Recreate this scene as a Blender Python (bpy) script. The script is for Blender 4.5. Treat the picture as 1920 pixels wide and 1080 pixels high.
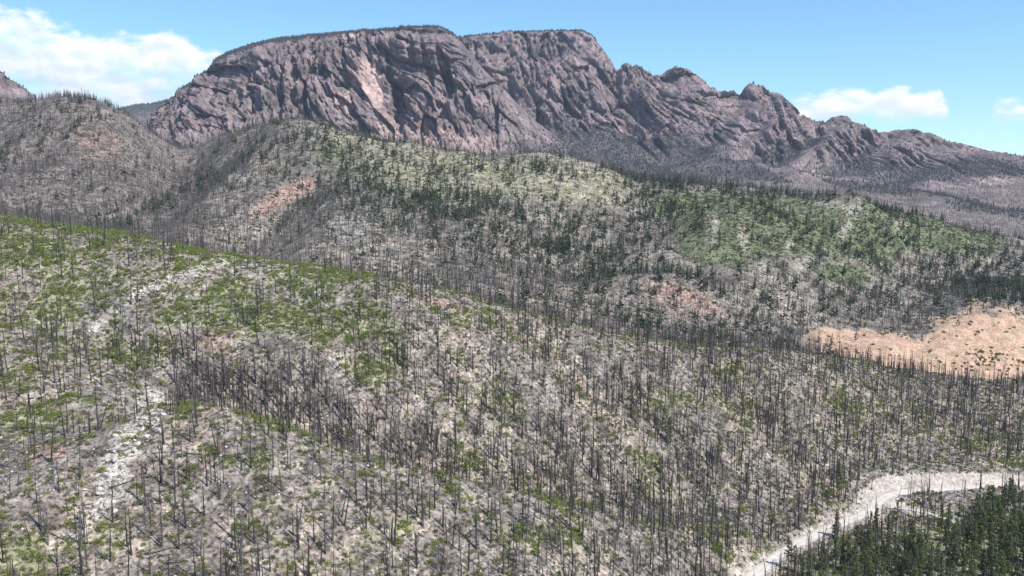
import bpy, math, random
import numpy as np

for o in list(bpy.data.objects):
    bpy.data.objects.remove(o)
scene = bpy.context.scene
rng = np.random.default_rng(11)
random.seed(11)

# ------------------------------------------------------------------ camera, sky, sun, exposure
IW, IH, FOC = 1920.0, 1080.0, 1663.0
HORIZON = 330.0
PITCH = math.atan((IH / 2 - HORIZON) / FOC)
CAMZ = 320.0
SUN_EL, SUN_AZ = 54.0, 123.0            # azimuth clockwise from +Y (view direction)

cam_data = bpy.data.cameras.new('camera')
cam_data.sensor_width = 36.0
cam_data.lens = 36.0 * FOC / IW
cam_data.clip_start = 1.0
cam_data.clip_end = 60000.0
cam = bpy.data.objects.new('camera', cam_data)
scene.collection.objects.link(cam)
cam.location = (0, 0, CAMZ)
cam.rotation_euler = (math.pi / 2 - PITCH, 0, 0)
scene.camera = cam

world = bpy.data.worlds.new('World')
scene.world = world
world.use_nodes = True


def build_world():
    nt = world.node_tree
    nt.nodes.clear()
    N, L = nt.nodes, nt.links
    out = N.new('ShaderNodeOutputWorld')
    sky = N.new('ShaderNodeTexSky')
    sky.sky_type = 'NISHITA'
    sky.sun_disc = False
    sky.sun_elevation = math.radians(SUN_EL)
    sky.sun_rotation = math.radians(SUN_AZ)
    sky.altitude = 2400
    sky.air_density = 1.25
    sky.dust_density = 0.15
    sky.ozone_density = 1.0
    bg = N.new('ShaderNodeBackground')
    bg.inputs['Strength'].default_value = 0.12
    tint = N.new('ShaderNodeMix')
    tint.data_type = 'RGBA'
    tint.blend_type = 'MULTIPLY'
    tint.inputs[0].default_value = 1.0
    tint.inputs[7].default_value = (0.70, 0.98, 1.16, 1)
    L.new(sky.outputs[0], tint.inputs[6])
    L.new(tint.outputs[2], bg.inputs['Color'])
    # cumulus, in azimuth / elevation of the sky direction
    tc = N.new('ShaderNodeTexCoord')
    sep = N.new('ShaderNodeSeparateXYZ')
    L.new(tc.outputs['Generated'], sep.inputs[0])

    def math_node(op, a, b=None, c=None):
        m = N.new('ShaderNodeMath')
        m.operation = op
        for i, v in enumerate((a, b, c)):
            if v is None:
                continue
            if isinstance(v, (int, float)):
                m.inputs[i].default_value = v
            else:
                L.new(v, m.inputs[i])
        return m.outputs[0]

    az = math_node('MULTIPLY', math_node('ARCTAN2', sep.outputs[0], sep.outputs[1]), 180 / math.pi)
    el = math_node('MULTIPLY', math_node('ARCSINE', sep.outputs[2]), 180 / math.pi)
    u = math_node('MULTIPLY_ADD', az, 1 / 360.0, 0.5)

    def curve(points):
        c = N.new('ShaderNodeFloatCurve')
        cv = c.mapping.curves[0]
        pts = sorted(points)
        cv.points[0].location = (0, pts[0][1])
        cv.points[1].location = (1, pts[-1][1])
        for (x, y) in pts:
            if 0 < x < 1:
                cv.points.new(x, y)
        c.mapping.update()
        L.new(u, c.inputs['Value'])
        return c.outputs[0]

    def A(deg):
        return deg / 360.0 + 0.5
    # heights of cloud top / base by azimuth, elevation/20
    top = curve([(A(-180), .30), (A(-150), .45), (A(-120), .25), (A(-90), .5), (A(-60), .40), (A(-42), .52), (A(-31), .51), (A(-28), .475),
                 (A(-24), .435), (A(-21), .43), (A(-18), .40), (A(-16), .36), (A(-12), .20), (A(-6), .1), (A(10), .05),
                 (A(15.8), .225), (A(17), .262), (A(20), .283), (A(23.5), .28), (A(25.4), .29), (A(25.9), .17), (A(26.9), .09), (A(27.5), .215),
                 (A(29), .232), (A(33), .24), (A(38), .1), (A(50), .3), (A(75), .42), (A(100), .2), (A(130), .4), (A(160), .25), (A(180), .30)])
    base = curve([(A(-180), .1), (A(-40), .12), (A(-12), .10), (A(10), .16), (A(15.5), .165), (A(26), .17), (A(26.8), .165), (A(35), .16), (A(60), .12), (A(180), .1)])
    topd = math_node('MULTIPLY_ADD', top, 20, -0.55)
    based = math_node('MULTIPLY', base, 20)
    comb = N.new('ShaderNodeCombineXYZ')
    L.new(az, comb.inputs[0])
    L.new(math_node('MULTIPLY', el, 1.9), comb.inputs[1])

    def noise(scale, detail, offs=(0, 0, 0), rough=0.55):
        mp = N.new('ShaderNodeMapping')
        mp.inputs['Location'].default_value = offs
        L.new(comb.outputs[0], mp.inputs[0])
        n = N.new('ShaderNodeTexNoise')
        n.inputs['Scale'].default_value = scale
        n.inputs['Detail'].default_value = detail
        n.inputs['Roughness'].default_value = rough
        L.new(mp.outputs[0], n.inputs[0])
        return n.outputs[0]

    def smooth(v, a, b):
        m = N.new('ShaderNodeMapRange')
        m.interpolation_type = 'SMOOTHSTEP'
        L.new(v, m.inputs[0])
        m.inputs[1].default_value = a
        m.inputs[2].default_value = b
        return m.outputs[0]

    n1 = math_node('SUBTRACT', noise(0.42, 8), 0.5)
    n2 = math_node('SUBTRACT', noise(0.42, 8, (0.25, 0.75, 0)), 0.5)
    n3 = noise(0.33, 5, (31, 4, 0))
    edge = math_node('ADD', math_node('SUBTRACT', topd, el), math_node('MULTIPLY', n1, 3.6))
    low = math_node('ADD', math_node('SUBTRACT', el, based), math_node('MULTIPLY', n3, 0.9))
    d1 = smooth(edge, -0.15, 0.75)
    d2 = smooth(low, 0.0, 0.9)
    # gaps of clear sky inside the bank
    gap = smooth(noise(0.24, 6, (7, 12, 3)), 0.36, 0.54)
    gap = math_node('MAXIMUM', gap, smooth(edge, 1.6, 0.5))
    dens = math_node('MULTIPLY', math_node('MULTIPLY', d1, d2), math_node('MULTIPLY_ADD', gap, 0.72, 0.28))
    # light from above: where less cloud lies toward the sun it is brighter
    lit = smooth(math_node('SUBTRACT', n1, n2), -0.16, 0.14)
    depth = smooth(edge, 4.5, 0.3)
    litd = math_node('ADD', math_node('MULTIPLY', lit, 0.5), math_node('MULTIPLY', depth, 0.5))
    mix = N.new('ShaderNodeMix')
    mix.data_type = 'RGBA'
    L.new(litd, mix.inputs[0])
    mix.inputs[6].default_value = (0.52, 0.63, 0.78, 1)
    mix.inputs[7].default_value = (0.97, 0.98, 1.0, 1)
    bgc = N.new('ShaderNodeBackground')
    bgc.inputs['Strength'].default_value = 0.98
    L.new(mix.outputs[2], bgc.inputs['Color'])
    ms = N.new('ShaderNodeMixShader')
    L.new(dens, ms.inputs[0])
    L.new(bg.outputs[0], ms.inputs[1])
    L.new(bgc.outputs[0], ms.inputs[2])
    L.new(ms.outputs[0], out.inputs['Surface'])


build_world()

sun_data = bpy.data.lights.new('sun', 'SUN')
sun_data.energy = 4.2
sun_data.angle = math.radians(0.53)
sun_data.color = (1.0, 0.96, 0.90)
sun = bpy.data.objects.new('sun', sun_data)
scene.collection.objects.link(sun)
sun.location = (300, -300, 900)
sun.rotation_euler = (math.radians(90 - SUN_EL), 0, math.radians(180 - SUN_AZ))

scene.view_settings.view_transform = 'Standard'
scene.view_settings.look = 'None'
scene.view_settings.gamma = 1.0
scene.view_settings.exposure = 0.40
scene.view_settings.use_curve_mapping = False


# ------------------------------------------------------------------ numeric helpers
_perm = np.random.default_rng(5).permutation(512).astype(np.int64)
_perm = np.concatenate([_perm, _perm])
_ga = np.linspace(0, 2 * np.pi, 512, endpoint=False)
_gx, _gy = np.cos(_ga), np.sin(_ga)


def pnoise(x, y, seed=0):
    x = np.asarray(x, float) + seed * 17.31
    y = np.asarray(y, float) - seed * 9.17
    xi = np.floor(x).astype(np.int64)
    yi = np.floor(y).astype(np.int64)
    xf, yf = x - xi, y - yi
    u = xf * xf * xf * (xf * (xf * 6 - 15) + 10)
    v = yf * yf * yf * (yf * (yf * 6 - 15) + 10)

    def g(ix, iy, dx, dy):
        h = _perm[(_perm[ix & 511] + iy) & 511]
        return _gx[h] * dx + _gy[h] * dy
    a = g(xi, yi, xf, yf)
    b = g(xi + 1, yi, xf - 1, yf)
    c = g(xi, yi + 1, xf, yf - 1)
    d = g(xi + 1, yi + 1, xf - 1, yf - 1)
    return 1.5 * ((a * (1 - u) + b * u) * (1 - v) + (c * (1 - u) + d * u) * v)


def fbm(x, y, octs=4, seed=0, gain=0.5):
    s, a, t = 0.0, 1.0, 0.0
    for i in range(octs):
        s = s + a * pnoise(x * 2 ** i, y * 2 ** i, seed + i)
        t += a
        a *= gain
    return s / t


def ridged(x, y, octs=4, seed=0, gain=0.5):
    s, a, t = 0.0, 1.0, 0.0
    for i in range(octs):
        s = s + a * (1 - 2 * np.abs(pnoise(x * 2 ** i, y * 2 ** i, seed + i)))
        t += a
        a *= gain
    return s / t


def cells(x, y, seed=0):
    """broken blocks: a random value and tilt per cell, and the distance to the nearest crack"""
    x = np.asarray(x, float) + seed * 3.77
    y = np.asarray(y, float) - seed * 5.31
    xi = np.floor(x).astype(np.int64)
    yi = np.floor(y).astype(np.int64)
    f1 = np.full(x.shape, 9.0)
    f2 = np.full(x.shape, 9.0)
    val = np.zeros(x.shape)
    tilt = np.zeros(x.shape)
    for dx in (-1, 0, 1):
        for dy in (-1, 0, 1):
            h = _perm[(_perm[(xi + dx) & 511] + yi + dy) & 511]
            h2 = _perm[(h + 131) & 511]
            cx = xi + dx + h / 512.0 - x
            cy = yi + dy + h2 / 512.0 - y
            d = cx * cx + cy * cy
            m = d < f1
            f2 = np.where(m, f1, np.minimum(f2, d))
            f1 = np.where(m, d, f1)
            h3 = _perm[(h + 77) & 511] / 512.0
            val = np.where(m, h3, val)
            tilt = np.where(m, -cx * (h / 256.0 - 1) - cy * (h2 / 256.0 - 1), tilt)
    return val - .5 + .7 * tilt, np.sqrt(f2) - np.sqrt(f1)


def sstep(v, a, b):
    t = np.clip((v - a) / (b - a), 0, 1)
    return t * t * (3 - 2 * t)


CP, SP = math.cos(PITCH), math.sin(PITCH)


def proj(px, py, D):
    """the world point that lies D metres ahead on the line of sight of a photo pixel"""
    xr = (np.asarray(px, float) - IW / 2) / FOC
    yu = (IH / 2 - np.asarray(py, float)) / FOC
    fy = CP + yu * SP
    fz = -SP + yu * CP
    s = D / fy
    return xr * s, D + 0 * xr, fz * s + CAMZ


def screen(X, Y, Z):
    z = Z - CAMZ
    d = Y * CP - z * SP
    u = Y * SP + z * CP
    return IW / 2 + FOC * X / d, IH / 2 - FOC * u / d


def smooth1(v, k):
    if k < 2:
        return v
    w = np.hanning(2 * k + 1)
    w /= w.sum()
    return np.convolve(np.pad(v, k, mode='edge'), w, mode='valid')


class Sheet:
    """terrain: lines running across the view, each with its distance, joined by smooth slopes"""

    def __init__(self, px0, px1, ncol, feats, rows):
        # feats: list of (points[(px,py,D)...], smoothing)
        pxs = np.arange(px0 - 40, px1 + 41, 4.0)
        a0 = (px0 - IW / 2) / FOC
        a1 = (px1 - IW / 2) / FOC
        self.a = np.linspace(a0, a1, ncol)
        fr, fz = [], []
        for pts, k in feats:
            p = np.array(pts, float)
            y = smooth1(np.interp(pxs, p[:, 0], p[:, 1]), k)
            D = smooth1(np.interp(pxs, p[:, 0], p[:, 2]), max(k, 14))
            X, Y, Z = proj(pxs, y, D)
            aa = X / Y
            fr.append(np.interp(self.a, aa, Y))
            fz.append(np.interp(self.a, aa, Z))
        r = np.array(fr)
        z = np.array(fz)
        for i in range(1, len(r)):
            r[i] = np.maximum(r[i], r[i - 1] + 8)
        K = len(r)
        h = np.diff(r, axis=0)
        dl = np.diff(z, axis=0) / h
        m = np.zeros_like(r)
        m[0], m[-1] = dl[0], dl[-1]
        for i in range(1, K - 1):
            ok = dl[i - 1] * dl[i] > 0
            w1 = 2 * h[i] + h[i - 1]
            w2 = h[i] + 2 * h[i - 1]
            den = np.where(ok, w1 / np.where(ok, dl[i - 1], 1) + w2 / np.where(ok, dl[i], 1), 1)
            m[i] = np.where(ok, (w1 + w2) / den, 0)
        RR, ZZ, SS = [], [], []
        for i in range(K - 1):
            n = rows[i]
            for j in range(n + (1 if i == K - 2 else 0)):
                t = j / n
                RR.append(r[i] + t * h[i])
                ZZ.append((2 * t**3 - 3 * t**2 + 1) * z[i] + (t**3 - 2 * t**2 + t) * h[i] * m[i]
                          + (-2 * t**3 + 3 * t**2) * z[i + 1] + (t**3 - t**2) * h[i] * m[i + 1])
                SS.append(i + t)
        self.Y = np.array(RR)
        self.Z = np.array(ZZ)
        self.X = self.Y * self.a[None, :]
        self.s = np.array(SS)
        self.refresh()

    def refresh(self):
        self.px, self.py = screen(self.X, self.Y, self.Z)

    def hit(self, px, py):
        """where the line of sight of a photo pixel first meets the ground"""
        j = int(np.clip(np.argmin(np.abs(self.px[self.px.shape[0] // 3] - px)), 0, len(self.a) - 1))
        col = self.py[:, j]
        ok = np.nonzero(col <= py)[0]
        i = int(ok[0]) if len(ok) else len(col) - 1
        jj = int(np.argmin(np.abs(self.px[i] - px)))
        return np.array([self.X[i, jj], self.Y[i, jj], self.Z[i, jj]])

    def height(self, x, y):
        aa = x / y
        cj = np.clip((aa - self.a[0]) / (self.a[1] - self.a[0]), 0, len(self.a) - 1.001)
        j = cj.astype(int) if hasattr(cj, 'astype') else int(cj)
        x = np.atleast_1d(x)
        out = np.zeros(len(x))
        jj = np.atleast_1d(j)
        y = np.atleast_1d(y)
        f = np.atleast_1d(cj) - jj
        for k in range(len(x)):
            z0 = np.interp(y[k], self.Y[:, jj[k]], self.Z[:, jj[k]])
            z1 = np.interp(y[k], self.Y[:, jj[k] + 1], self.Z[:, jj[k] + 1])
            out[k] = z0 * (1 - f[k]) + z1 * f[k]
        return out

    def visible(self, extra):
        el = (self.Z - CAMZ) / self.Y
        run = np.maximum.accumulate(el, axis=0)
        run = np.vstack([np.full((1, run.shape[1]), -9.0), run[:-1]])
        return (self.Z - CAMZ + extra) / self.Y >= run - 1e-5

    def cellarea(self):
        dX = self.X[:-1, 1:] - self.X[:-1, :-1]
        dY = self.Y[1:, :-1] - self.Y[:-1, :-1]
        return np.abs(dX * dY)

    def scatter(self, dens, extra=16.0, pad=70):
        """random ground points; dens per square metre given at the vertices; only where the photo could show them"""
        d = 0.25 * (dens[:-1, :-1] + dens[1:, :-1] + dens[:-1, 1:] + dens[1:, 1:])
        vis = self.visible(extra)[:-1, :-1]
        p, q = self.px[:-1, :-1], self.py[:-1, :-1]
        ok = vis & (p > -pad) & (p < IW + pad) & (q < IH + 120)
        lam = d * self.cellarea() * ok
        n = rng.poisson(lam)
        ii, jj = np.nonzero(n)
        rep = n[ii, jj]
        ii = np.repeat(ii, rep)
        jj = np.repeat(jj, rep)
        u = rng.random(len(ii))
        v = rng.random(len(ii))

        def bl(A):
            return (A[ii, jj] * (1 - u) + A[ii, jj + 1] * u) * (1 - v) + (A[ii + 1, jj] * (1 - u) + A[ii + 1, jj + 1] * u) * v
        return np.stack([bl(self.X), bl(self.Y), bl(self.Z)], 1), bl(self.px), bl(self.py)

    def mesh(self, name, col, mat, smooth=True, alpha=None):
        R, C = self.X.shape
        co = np.stack([self.X, self.Y, self.Z], -1).reshape(-1, 3)
        idx = np.arange(R * C).reshape(R, C)
        q = np.stack([idx[:-1, :-1], idx[:-1, 1:], idx[1:, 1:], idx[1:, :-1]], -1).reshape(-1, 4)
        o = mesh_obj(name, co, q, mat, smooth)
        at = o.data.color_attributes.new('Col', 'FLOAT_COLOR', 'POINT')
        c4 = np.ones((R * C, 4), np.float32)
        c4[:, :3] = col.reshape(-1, 3)
        if alpha is not None:
            c4[:, 3] = alpha.ravel()
        at.data.foreach_set('color', c4.ravel())
        return o


def mesh_data(name, co, faces, mat, smooth=False):
    me = bpy.data.meshes.new(name)
    co = np.ascontiguousarray(co, np.float32)
    faces = np.ascontiguousarray(faces, np.int32)
    k = faces.shape[1]
    me.vertices.add(len(co))
    me.vertices.foreach_set('co', co.ravel())
    me.loops.add(faces.size)
    me.loops.foreach_set('vertex_index', faces.ravel())
    me.polygons.add(len(faces))
    me.polygons.foreach_set('loop_start', np.arange(0, faces.size, k, dtype=np.int32))
    if smooth:
        me.polygons.foreach_set('use_smooth', np.ones(len(faces), bool))
    me.update(calc_edges=True)
    me.validate()
    if mat:
        me.materials.append(mat)
    return me


def link(name, data, parent=None):
    o = bpy.data.objects.new(name, data)
    if name in ('branches', 'limbs', 'crown', 'foliage', 'stem'):
        o['kind'] = 'stuff'          # hundreds of twigs or leaves, too fine to pick apart
    scene.collection.objects.link(o)
    if parent:
        o.parent = parent
    return o


def mesh_obj(name, co, faces, mat, smooth=False, parent=None):
    return link(name, mesh_data(name, co, faces, mat, smooth), parent)


def tag(o, label=None, cat=None, group=None, kind=None):
    if label:
        o['label'] = label
    if cat:
        o['category'] = cat
    if group:
        o['group'] = group
    if kind:
        o['kind'] = kind
    return o


# ------------------------------------------------------------------ materials
def nodes_of(m):
    m.use_nodes = True
    nt = m.node_tree
    b = nt.nodes['Principled BSDF']
    return nt, nt.nodes, nt.links, b


def ground_material(name, scales, contrast, bump, rough=0.95, speck=None, stretch=(1, 1, 1), rot=(0, 0, 0), dark=0.45, light=1.5):
    m = bpy.data.materials.new(name)
    nt, N, L, b = nodes_of(m)
    b.inputs['Roughness'].default_value = rough
    b.inputs['Specular IOR Level'].default_value = 0.1
    at = N.new('ShaderNodeAttribute')
    at.attribute_name = 'Col'
    geo = N.new('ShaderNodeNewGeometry')
    mp = N.new('ShaderNodeMapping')
    mp.inputs['Scale'].default_value = stretch
    mp.inputs['Rotation'].default_value = rot
    L.new(geo.outputs['Position'], mp.inputs[0])
    last = at.outputs['Color']
    heights = []
    for i, (sc, det) in enumerate(scales):
        n = N.new('ShaderNodeTexNoise')
        n.inputs['Scale'].default_value = sc
        n.inputs['Detail'].default_value = det
        n.inputs['Roughness'].default_value = 0.65
        L.new(mp.outputs[0], n.inputs[0])
        r = N.new('ShaderNodeMapRange')
        L.new(n.outputs[0], r.inputs[0])
        r.inputs[1].default_value = 0.5 - 0.28 / contrast[i]
        r.inputs[2].default_value = 0.5 + 0.28 / contrast[i]
        r.inputs[3].default_value = dark
        r.inputs[4].default_value = light
        mx = N.new('ShaderNodeVectorMath')
        mx.operation = 'SCALE'
        L.new(last, mx.inputs[0])
        L.new(r.outputs[0], mx.inputs['Scale'])
        last = mx.outputs[0]
        heights.append(n.outputs[0])
    if speck:
        n = N.new('ShaderNodeTexVoronoi')
        n.inputs['Scale'].default_value = speck
        L.new(mp.outputs[0], n.inputs[0])
        cr = N.new('ShaderNodeValToRGB')
        cr.color_ramp.interpolation = 'CONSTANT'
        e = cr.color_ramp.elements
        e[0].color = (0.45, 0.45, 0.45, 1)
        e[1].position = 0.22
        e[1].color = (1, 1, 1, 1)
        x = e.new(0.82)
        x.color = (1.35, 1.33, 1.28, 1)
        L.new(n.outputs['Color'], cr.inputs[0])
        mx = N.new('ShaderNodeVectorMath')
        mx.operation = 'MULTIPLY'
        L.new(last, mx.inputs[0])
        L.new(cr.outputs[0], mx.inputs[1])
        last = mx.outputs[0]
    mxa = N.new('ShaderNodeMix')
    mxa.data_type = 'RGBA'
    L.new(at.outputs['Alpha'], mxa.inputs[0])
    L.new(at.outputs['Color'], mxa.inputs[6])
    L.new(last, mxa.inputs[7])
    L.new(mxa.outputs[2], b.inputs['Base Color'])
    bp = N.new('ShaderNodeBump')
    bp.inputs['Strength'].default_value = bump[0]
    bp.inputs['Distance'].default_value = bump[1]
    L.new(heights[-1] if len(heights) == 1 else heights[0], bp.inputs['Height'])
    L.new(bp.outputs[0], b.inputs['Normal'])
    return m


def varied_material(name, colours, rough=0.9, noise=None, transl=0.0):
    """a material whose colour varies between copies"""
    m = bpy.data.materials.new(name)
    nt, N, L, b = nodes_of(m)
    b.inputs['Roughness'].default_value = rough
    b.inputs['Specular IOR Level'].default_value = 0.15
    oi = N.new('ShaderNodeObjectInfo')
    geo = N.new('ShaderNodeNewGeometry')
    add = N.new('ShaderNodeMath')
    add.operation = 'ADD'
    L.new(oi.outputs['Random'], add.inputs[0])
    L.new(geo.outputs['Random Per Island'], add.inputs[1])
    fr = N.new('ShaderNodeMath')
    fr.operation = 'MULTIPLY'
    fr.inputs[1].default_value = 0.5
    L.new(add.outputs[0], fr.inputs[0])
    cr = N.new('ShaderNodeValToRGB')
    e = cr.color_ramp.elements
    e[0].color = (*colours[0], 1)
    e[1].color = (*colours[-1], 1)
    for i in range(1, len(colours) - 1):
        x = e.new(i / (len(colours) - 1))
        x.color = (*colours[i], 1)
    L.new(fr.outputs[0], cr.inputs[0])
    last = cr.outputs[0]
    if noise:
        n = N.new('ShaderNodeTexNoise')
        n.inputs['Scale'].default_value = noise
        n.inputs['Detail'].default_value = 5
        L.new(geo.outputs['Position'], n.inputs[0])
        r = N.new('ShaderNodeMapRange')
        L.new(n.outputs[0], r.inputs[0])
        r.inputs[1].default_value = 0.3
        r.inputs[2].default_value = 0.7
        r.inputs[3].default_value = 0.6
        r.inputs[4].default_value = 1.4
        mx = N.new('ShaderNodeVectorMath')
        mx.operation = 'SCALE'
        L.new(last, mx.inputs[0])
        L.new(r.outputs[0], mx.inputs['Scale'])
        last = mx.outputs[0]
    L.new(last, b.inputs['Base Color'])
    if transl:
        tr = N.new('ShaderNodeBsdfTranslucent')
        L.new(last, tr.inputs['Color'])
        ms = N.new('ShaderNodeMixShader')
        ms.inputs[0].default_value = transl
        L.new(b.outputs[0], ms.inputs[1])
        L.new(tr.outputs[0], ms.inputs[2])
        L.new(ms.outputs[0], N['Material Output'].inputs['Surface'])
    return m


M = {}
M['hill'] = ground_material('hillside_soil', [(0.55, 6), (0.09, 4)], [2.2, 1.8], (1.0, 1.0), speck=0.75, dark=0.44, light=1.46)
M['mid'] = M['hill']
M['rock'] = ground_material('cliff_rock', [(0.09, 8), (0.014, 4)], [2.0, 1.5], (1.0, 7.0), stretch=(1.0, 1.0, 0.3), rot=(0, math.radians(24), 0), dark=0.58, light=1.4)
M['road'] = ground_material('road_gravel', [(0.8, 6), (0.12, 3)], [1.2, 1.0], (0.3, 0.1), dark=0.86, light=1.12)
M['char'] = varied_material('charred_wood', [(0.024, 0.020, 0.019), (0.048, 0.040, 0.036), (0.085, 0.071, 0.066), (0.036, 0.031, 0.029)], noise=0.8)
M['greywood'] = varied_material('weathered_wood', [(0.09, 0.08, 0.074), (0.15, 0.135, 0.125), (0.21, 0.19, 0.175), (0.12, 0.105, 0.1)], noise=0.8)
M['twig'] = varied_material('dead_twigs', [(0.10, 0.085, 0.08), (0.17, 0.15, 0.145), (0.07, 0.06, 0.057)])
M['far_dead'] = varied_material('far_dead_wood', [(0.028, 0.025, 0.026), (0.065, 0.058, 0.058), (0.12, 0.108, 0.106), (0.04, 0.036, 0.036)])
M['needle'] = varied_material('pine_needles', [(0.11, 0.13, 0.046), (0.22, 0.24, 0.095), (0.15, 0.175, 0.068), (0.27, 0.275, 0.12)], transl=.4)
M['far_needle'] = varied_material('far_pine_needles', [(0.036, 0.050, 0.028), (0.065, 0.085, 0.044), (0.048, 0.064, 0.036)])
M['distant_needle'] = varied_material('distant_needles', [(0.034, 0.037, 0.034), (0.058, 0.060, 0.052)])
M['bark'] = varied_material('pine_bark', [(0.085, 0.055, 0.04), (0.13, 0.09, 0.065)], noise=1.2)
M['leaf'] = varied_material('scrub_leaves', [(0.11, 0.16, 0.035), (0.22, 0.27, 0.06), (0.32, 0.345, 0.09), (0.17, 0.21, 0.06)], transl=.35)
M['leaf_dull'] = varied_material('dull_leaves', [(0.125, 0.13, 0.065), (0.22, 0.215, 0.115), (0.165, 0.165, 0.09)], transl=.3)
M['straw'] = varied_material('dry_grass', [(0.42, 0.365, 0.27), (0.54, 0.475, 0.37), (0.36, 0.325, 0.22)])
M['stone'] = varied_material('pale_granite', [(0.34, 0.305, 0.265), (0.60, 0.545, 0.475), (0.42, 0.375, 0.325)], noise=1.5)

# ------------------------------------------------------------------ the near and middle hills
XL, XR = -420, 2340


def line(*pts):
    return list(pts)


f0 = line((-420, 1330, 205), (0, 1320, 215), (500, 1320, 240), (1000, 1320, 275), (1400, 1320, 350), (1920, 1320, 385), (2340, 1320, 400))
f1 = line((-420, 1080, 270), (0, 1080, 285), (500, 1080, 308), (1000, 1080, 340), (1400, 1085, 425), (1920, 1080, 470), (2340, 1080, 480))
f2 = line((-420, 930, 320), (0, 900, 340), (170, 845, 358), (230, 780, 380), (290, 738, 400), (370, 752, 400), (520, 800, 392), (640, 838, 386), (760, 878, 384),
          (1000, 930, 395), (1200, 985, 420), (1440, 1010, 472), (1600, 985, 520), (1920, 960, 560), (2340, 950, 580))
f3 = line((-420, 870, 350), (0, 845, 368), (170, 800, 390), (230, 768, 412), (290, 756, 434), (370, 784, 436), (520, 834, 430), (640, 872, 424), (760, 910, 422),
          (1000, 954, 433), (1200, 975, 455), (1440, 965, 500), (1600, 935, 545), (1920, 908, 590), (2340, 900, 610))
f4 = line((-420, 600, 470), (0, 640, 462), (300, 648, 478), (560, 665, 476), (900, 755, 486), (1200, 800, 520), (1500, 815, 585), (1700, 815, 645), (1920, 805, 690), (2340, 800, 720))
f5 = line((-420, 380, 640), (0, 405, 615), (120, 422, 605), (250, 442, 590), (430, 480, 575), (560, 500, 570), (700, 517, 570), (850, 548, 572), (1000, 592, 580),
          (1150, 630, 605), (1300, 648, 640), (1500, 662, 690), (1650, 682, 735), (1800, 708, 765), (1920, 716, 780), (2340, 720, 800))
f6 = line((-420, 400, 760), (0, 425, 745), (250, 462, 715), (560, 520, 690), (850, 566, 690), (1000, 606, 690), (1150, 640, 705), (1300, 656, 735), (1500, 668, 770),
          (1650, 688, 800), (1800, 713, 820), (1920, 722, 835), (2340, 725, 850))
f7 = line((-420, 380, 1020), (0, 398, 1020), (250, 436, 980), (430, 440, 940), (600, 445, 920), (900, 490, 880), (1100, 556, 850), (1250, 590, 840), (1400, 622, 840),
          (1500, 628, 860), (1600, 640, 880), (1720, 632, 905), (1840, 585, 960), (1920, 596, 960), (2340, 620, 960))
f8 = line((-420, 330, 1230), (0, 330, 1230), (200, 330, 1230), (340, 372, 1200), (450, 360, 1190), (600, 345, 1180), (900, 395, 1120), (1100, 440, 1080), (1200, 455, 1060),
          (1400, 480, 1040), (1600, 540, 1060), (1720, 560, 1080), (1840, 545, 1120), (1920, 540, 1130), (2340, 560, 1150))
f9 = line((-420, 215, 1650), (-100, 215, 1640), (0, 207, 1630), (75, 195, 1620), (132, 187, 1620), (165, 192, 1620), (200, 207, 1620), (245, 231, 1650), (290, 260, 1690), (335, 292, 1720),
          (365, 292, 1720), (420, 268, 1620), (480, 249, 1520), (545, 237, 1460), (600, 247, 1440), (700, 270, 1420), (800, 290, 1400), (900, 301, 1380), (1000, 299, 1370), (1060, 304, 1360),
          (1130, 326, 1345), (1200, 346, 1330), (1300, 352, 1320), (1400, 360, 1310), (1500, 376, 1310), (1600, 388, 1310), (1700, 408, 1320), (1800, 432, 1330), (1920, 462, 1340), (2340, 500, 1380))
f10 = line(*[(p[0], p[1] + 26, p[2] + 260) for p in f9])
f11 = line((-420, 420, 2400), (900, 400, 2400), (1300, 400, 2400), (1920, 470, 2400), (2340, 480, 2400))
hill = Sheet(XL, XR, 900, [(f0, 12), (f1, 12), (f2, 7), (f3, 8), (f4, 24), (f5, 10), (f6, 12), (f7, 12), (f8, 14), (f9, 3), (f10, 8), (f11, 10)],
             [16, 66, 20, 84, 66, 14, 52, 56, 76, 12, 12])


def seg_dist(X, Y, pts):
    """distance to a polyline in plan and the position along it"""
    best = np.full(X.shape, 1e9)
    tt = np.zeros(X.shape)
    n = len(pts)
    for k in range(n - 1):
        ax, ay = pts[k][0], pts[k][1]
        bx, by = pts[k + 1][0], pts[k + 1][1]
        dx, dy = bx - ax, by - ay
        l2 = dx * dx + dy * dy + 1e-9
        t = np.clip(((X - ax) * dx + (Y - ay) * dy) / l2, 0, 1)
        d = np.hypot(X - ax - t * dx, Y - ay - t * dy)
        m = d < best
        best = np.where(m, d, best)
        tt = np.where(m, (k + t), tt)
    return best, tt


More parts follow.
